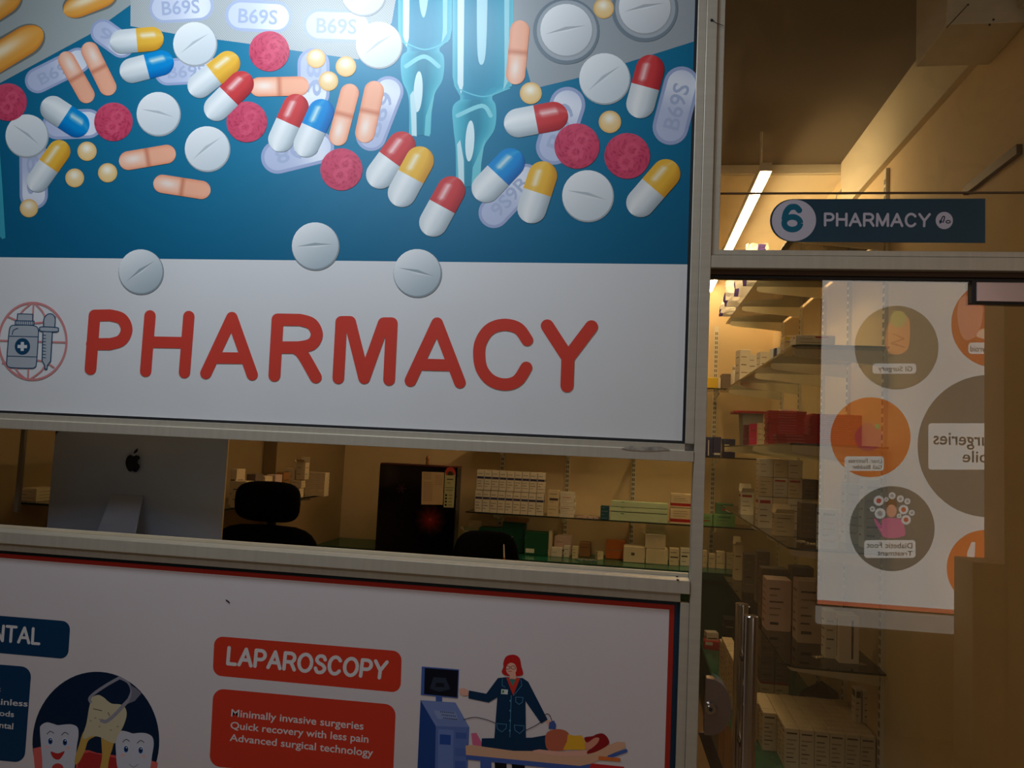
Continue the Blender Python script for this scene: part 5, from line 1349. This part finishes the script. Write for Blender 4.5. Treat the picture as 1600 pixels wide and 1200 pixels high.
sheet('energy_sticker', 'narrow pale energy rating sticker with a red arc beside the paper notice', 'sticker', (T10(798, 584), T10(910, 588), T10(932, 190), T10(815, 186)), [('d', .5, .98, 8.0, (190, 70, 60)), ('d', .5, .93, 4.4, (60, 60, 40)), ('l', .1, .9, .86, 3.4, (190, 196, 150)), ('l', .2, .8, .78, 1.6, (60, 60, 50)), ('l', .25, .55, .68, 1.0, (90, 90, 60)), ('l', .1, .9, .55, .8, (70, 90, 50)), ('l', .15, .85, .48, 1.0, (70, 90, 60))]+[('d', .2, .34-.09*k, 1.7, (40, 40, 34)) for k in range(4)]+[('l', .45, .8, .34-.09*k, .9, (90, 90, 70)) for k in range(4)], (196, 196, 150))
# small bottle-like figure on the fridge
f2 = onY(668, 726, 3.42)
MB().lathe([(0, 0), (.012, 0), (.014, .01), (.010, .03), (.014, .035), (.015, .05), (.006, .064), (0, .066)], CB, (f2.x, 3.42, fz+.0105), 16).build('figurine', None, label='tiny brown figurine standing on top of the black fridge', cat='figurine')

# left wall shelves
zl = 1.220
for lab_, y0_, y1_, z_ in (('glass shelf on the left wall behind the black chair', 1.30, 2.86, zl), ('glass shelf on the left wall left of the silver computer', 0.62, 1.18, 1.300)):
    sh = thing('glass_shelf', (-2.1, (y0_+y1_)/2, z_), lab_, 'shelf')
    ol = [(-2.262, y0_), (-1.95, y0_), (-1.95, y1_), (-2.262, y1_)]
    pane(ol, z_-.008).build('glass_pane', sh); rim(ol, z_-.008).build('green_edge', sh)
    for y_ in (y0_+.2, y1_-.15): MB().prism([(-2.262, z_-.0085), (-2.262, z_-.06), (-2.22, z_-.055), (-1.99, z_-.03), (-1.98, z_-.0085)], 'y', y_-.006, y_+.006, RIMW).build('bracket', sh)
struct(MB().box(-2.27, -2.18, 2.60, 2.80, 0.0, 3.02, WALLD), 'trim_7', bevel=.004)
L7 = ['on the left wall shelf']
def LB(a_, b_, t_, y_, lab_, **k):
    return B(a_, b_, t_, k.pop('z', zl), y_, k.pop('dp', .09), lab_, **k)
nl = 0
for (a_, b_, t_, y_, bs, nm) in ((362, 384, 752, 1.66, CC, 'cream carton nearest the computer'), (360, 370, 733, 1.8, CC, 'thin cream carton upright behind the nearest one'), (385, 399, 741, 1.95, CD, 'dark carton next to the cream ones above the headrest'), (400, 414, 744, 2.1, CC, 'cream carton in the middle above the headrest'), (416, 430, 742, 2.25, CP, 'pinkish carton above the headrest'), (432, 443, 738, 2.38, CB, 'brown carton right of the pinkish one')):
    LB(a_, b_, t_, y_, nm+' on the left wall shelf', base=bs, lines=2, seed=nl); nl += 1
for k, (a_, b_, bot_, t_) in enumerate(((452, 468, 776, 762), (453, 470, 762, 750), (442, 458, 750, 731), (460, 474, 749, 722))):
    y_ = 2.5; x0_ = onY(a_, 750, y_).x; x1_ = onY(b_, 750, y_).x; z0_ = onY(a_, bot_, y_).z if k else zl; z1_ = onY(a_, t_, y_).z
    carton((x0_+x1_)/2, y_+.04+.002*k, max(z0_, zl), x1_-x0_, .06, z1_-max(z0_, zl)-.001, 'cream carton %s of the tumbled column beside the chair headrest' % ('at the bottom', 'second from bottom', 'left at the top', 'right at the top')[k], base=CC, lines=2, open_=(k > 2), seed=k)
for c_ in range(2):
    for r_ in range(6):
        y_ = 2.66; x0_ = onY(476+14*c_, 750, y_).x; hh = (onY(490, 738, y_).z-zl)/6
        carton(x0_+.035, y_+.05, zl+hh*r_, .066, .07, hh*.95, 'thin cream carton in the %s neat column at the far end of the left shelf' % ('left', 'right')[c_], base=CC, lines=1, seed=r_ % 3, group='thin cartons in the %s neat column' % ('left', 'right')[c_])
for k, (a_, b_, t_, y_) in enumerate(((29, 57, 763, .66), (78, 92, 764, .84))):
    B(a_, b_, t_, 1.300, y_, .12, '%s cream carton behind the glass at the far left of the opening' % ('larger', 'partly hidden')[k], base=CC, lines=3, seed=k+2)
B(4, 27, 765, 1.300, .70, .12, 'dark carton at the far left edge behind the glass', base=CD, lines=0)
cb = thing('glass_cabinet_front', (-1.93, 0.6, 1.3), 'dim greenish sliding glass front at the far left of the opening', 'cabinet')
MB().box(-1.936, -1.930, 0.62, 1.0, 1.31, 1.60, GLASS_CAB).build('glass_pane', cb)
MB().box(-1.940, -1.926, 0.612, 1.01, 1.296, 1.309, SLOT).build('bottom_rail', cb)
q_ = onX(35, 720, -1.93)
MB().box(-1.940, -1.926, q_.y-.006, q_.y+.006, 1.31, 1.60, SLOT).build('stile', cb)

# ================================================================= UPPER RIGHT: box, pipe, cable, brown bar, light tube
wb = onY(1480, 38, 0.18)
ub = thing('white_duct_box', (0.9, 0.2, wb.z), 'white metal duct box with screws in the top right corner behind the transom glass', 'box')
MB().box(wb.x, 0.9999, 0.18, 0.42, wb.z, 3.0695, RACK).build('duct_body', ub, bevel=.003)
MB().box(wb.x-.004, 0.998, 0.175, 0.18, wb.z-.004, wb.z+.03, RACK).build('duct_flange', ub, bevel=.001)
sw = MB()
for px_, py_ in ((1512, 8), (1546, 39), (1552, 31)):
    q_ = onY(px_, py_, .175); sw.cyl((q_.x, .1745, q_.z), (q_.x, .172, q_.z), .003, .0025, ALU_DK, 10)
q0 = onY(1510, 10, .175); q1 = onY(1476, 44, .175)
sw.tube([(q0.x, .174, q0.z), (q1.x+.004, .174, q1.z)], .0012, ALU_DK, 6); sw.build('duct_screws', ub)
g0 = onY(1462, 78, .46); g1 = onY(1505, 78, .46); g2 = onY(1556, 80, .46)
pp = MB().tube([(g0.x, .46, g0.z), (g1.x, .46, g1.z)], .021, RACK, 18).tube([(g1.x-.002, .46, g1.z), (min(g2.x, .999), .46, g2.z)], .015, RACK, 18)
pp.cyl((g0.x-.004, .46, g0.z), (g0.x+.006, .46, g0.z), .024, .024, RACK, 18).build('pvc_pipe', None, label='short white plastic pipe with an elbow below the duct box', cat='pipe')
MB().box(.985, .9999, .215, .56, 2.435, 2.462, cm_('brown_trunking', (92, 62, 38))).build('cable_trunking', None, label='brown cable trunking strip running along the upper right wall', cat='trunking')
e0 = onY(1405, 268, 1.98); e1 = onY(1340, 266, 1.98); 
MB().tube([(.985, 1.98, 3.0), (e0.x, 1.98, e0.z), (e1.x, 1.98, e1.z), (onY(1307, 306, 1.99).x, 1.99, onY(1307, 306, 1.99).z), (onY(1300, 330, 2.0).x, 2.0, onY(1300, 330, 2.0).z)], .006, RACK, 8).build('cable', None, label='thin cream cable hanging from the ceiling corner above the number sign', cat='cable')
tl = thing('tube_light', (.53, 2.7, 2.83), 'glowing warm tube light running along the pharmacy ceiling', 'lamp')
TUBE = mat('glowing_tube', (1, .9, .7), .5, emit=(1.0, .74, .40), es=52)
MB().cyl((.53, 1.45, 2.812), (.53, 3.93, 2.812), .0135, .0135, TUBE, 16).build('glowing_tube', tl)
MB().box(.505, .555, 1.44, 3.94, 2.832, 2.87, RACK).cyl((.53, 1.6, 2.87), (.53, 1.6, 3.0699), .006, .006, RACK, 8).cyl((.53, 3.8, 2.87), (.53, 3.8, 3.0199), .006, .006, RACK, 8).build('batten', tl)

# ================================================================= LIGHT
def area(n, loc, tgt, sx_, sy_, e, c):
    l = bpy.data.lights.new(n, 'AREA'); l.shape = 'RECTANGLE'; l.size = sx_; l.size_y = sy_; l.energy = e; l.color = c
    o = bpy.data.objects.new(n, l); col.objects.link(o); o.location = loc
    d = Vector(tgt)-Vector(loc); o.rotation_euler = d.to_track_quat('-Z', 'Y').to_euler(); return o
area('room_fill_light', (-0.7, 1.1, 3.04), (-0.4, 1.6, 0), .9, .25, 3.0, (1, .76, .46))  # unseen fill added to lift the shelf faces and brackets
area('board_downlight', (-0.92, -0.66, 3.13), (-0.92, -0.14, 1.95), .8, .24, 19, (.80, .91, 1.0))
area('corridor_cool_fill', (-1.3, -1.9, 3.10), (-1.1, -0.6, 0), 1.2, .6, 11, (.84, .90, 1.0))  # unseen cool fill added to brighten the boards
area('corridor_warm_fill', (3.0, -1.3, 3.10), (0.8, -0.2, 1.0), .6, .6, 12, (1, .80, .56))  # unseen warm ambient fill added for the corridor
w = bpy.data.worlds.new('world'); sc.world = w; w.use_nodes = True
w.node_tree.nodes['Background'].inputs[0].default_value = (.05, .045, .04, 1); w.node_tree.nodes['Background'].inputs[1].default_value = 1.0
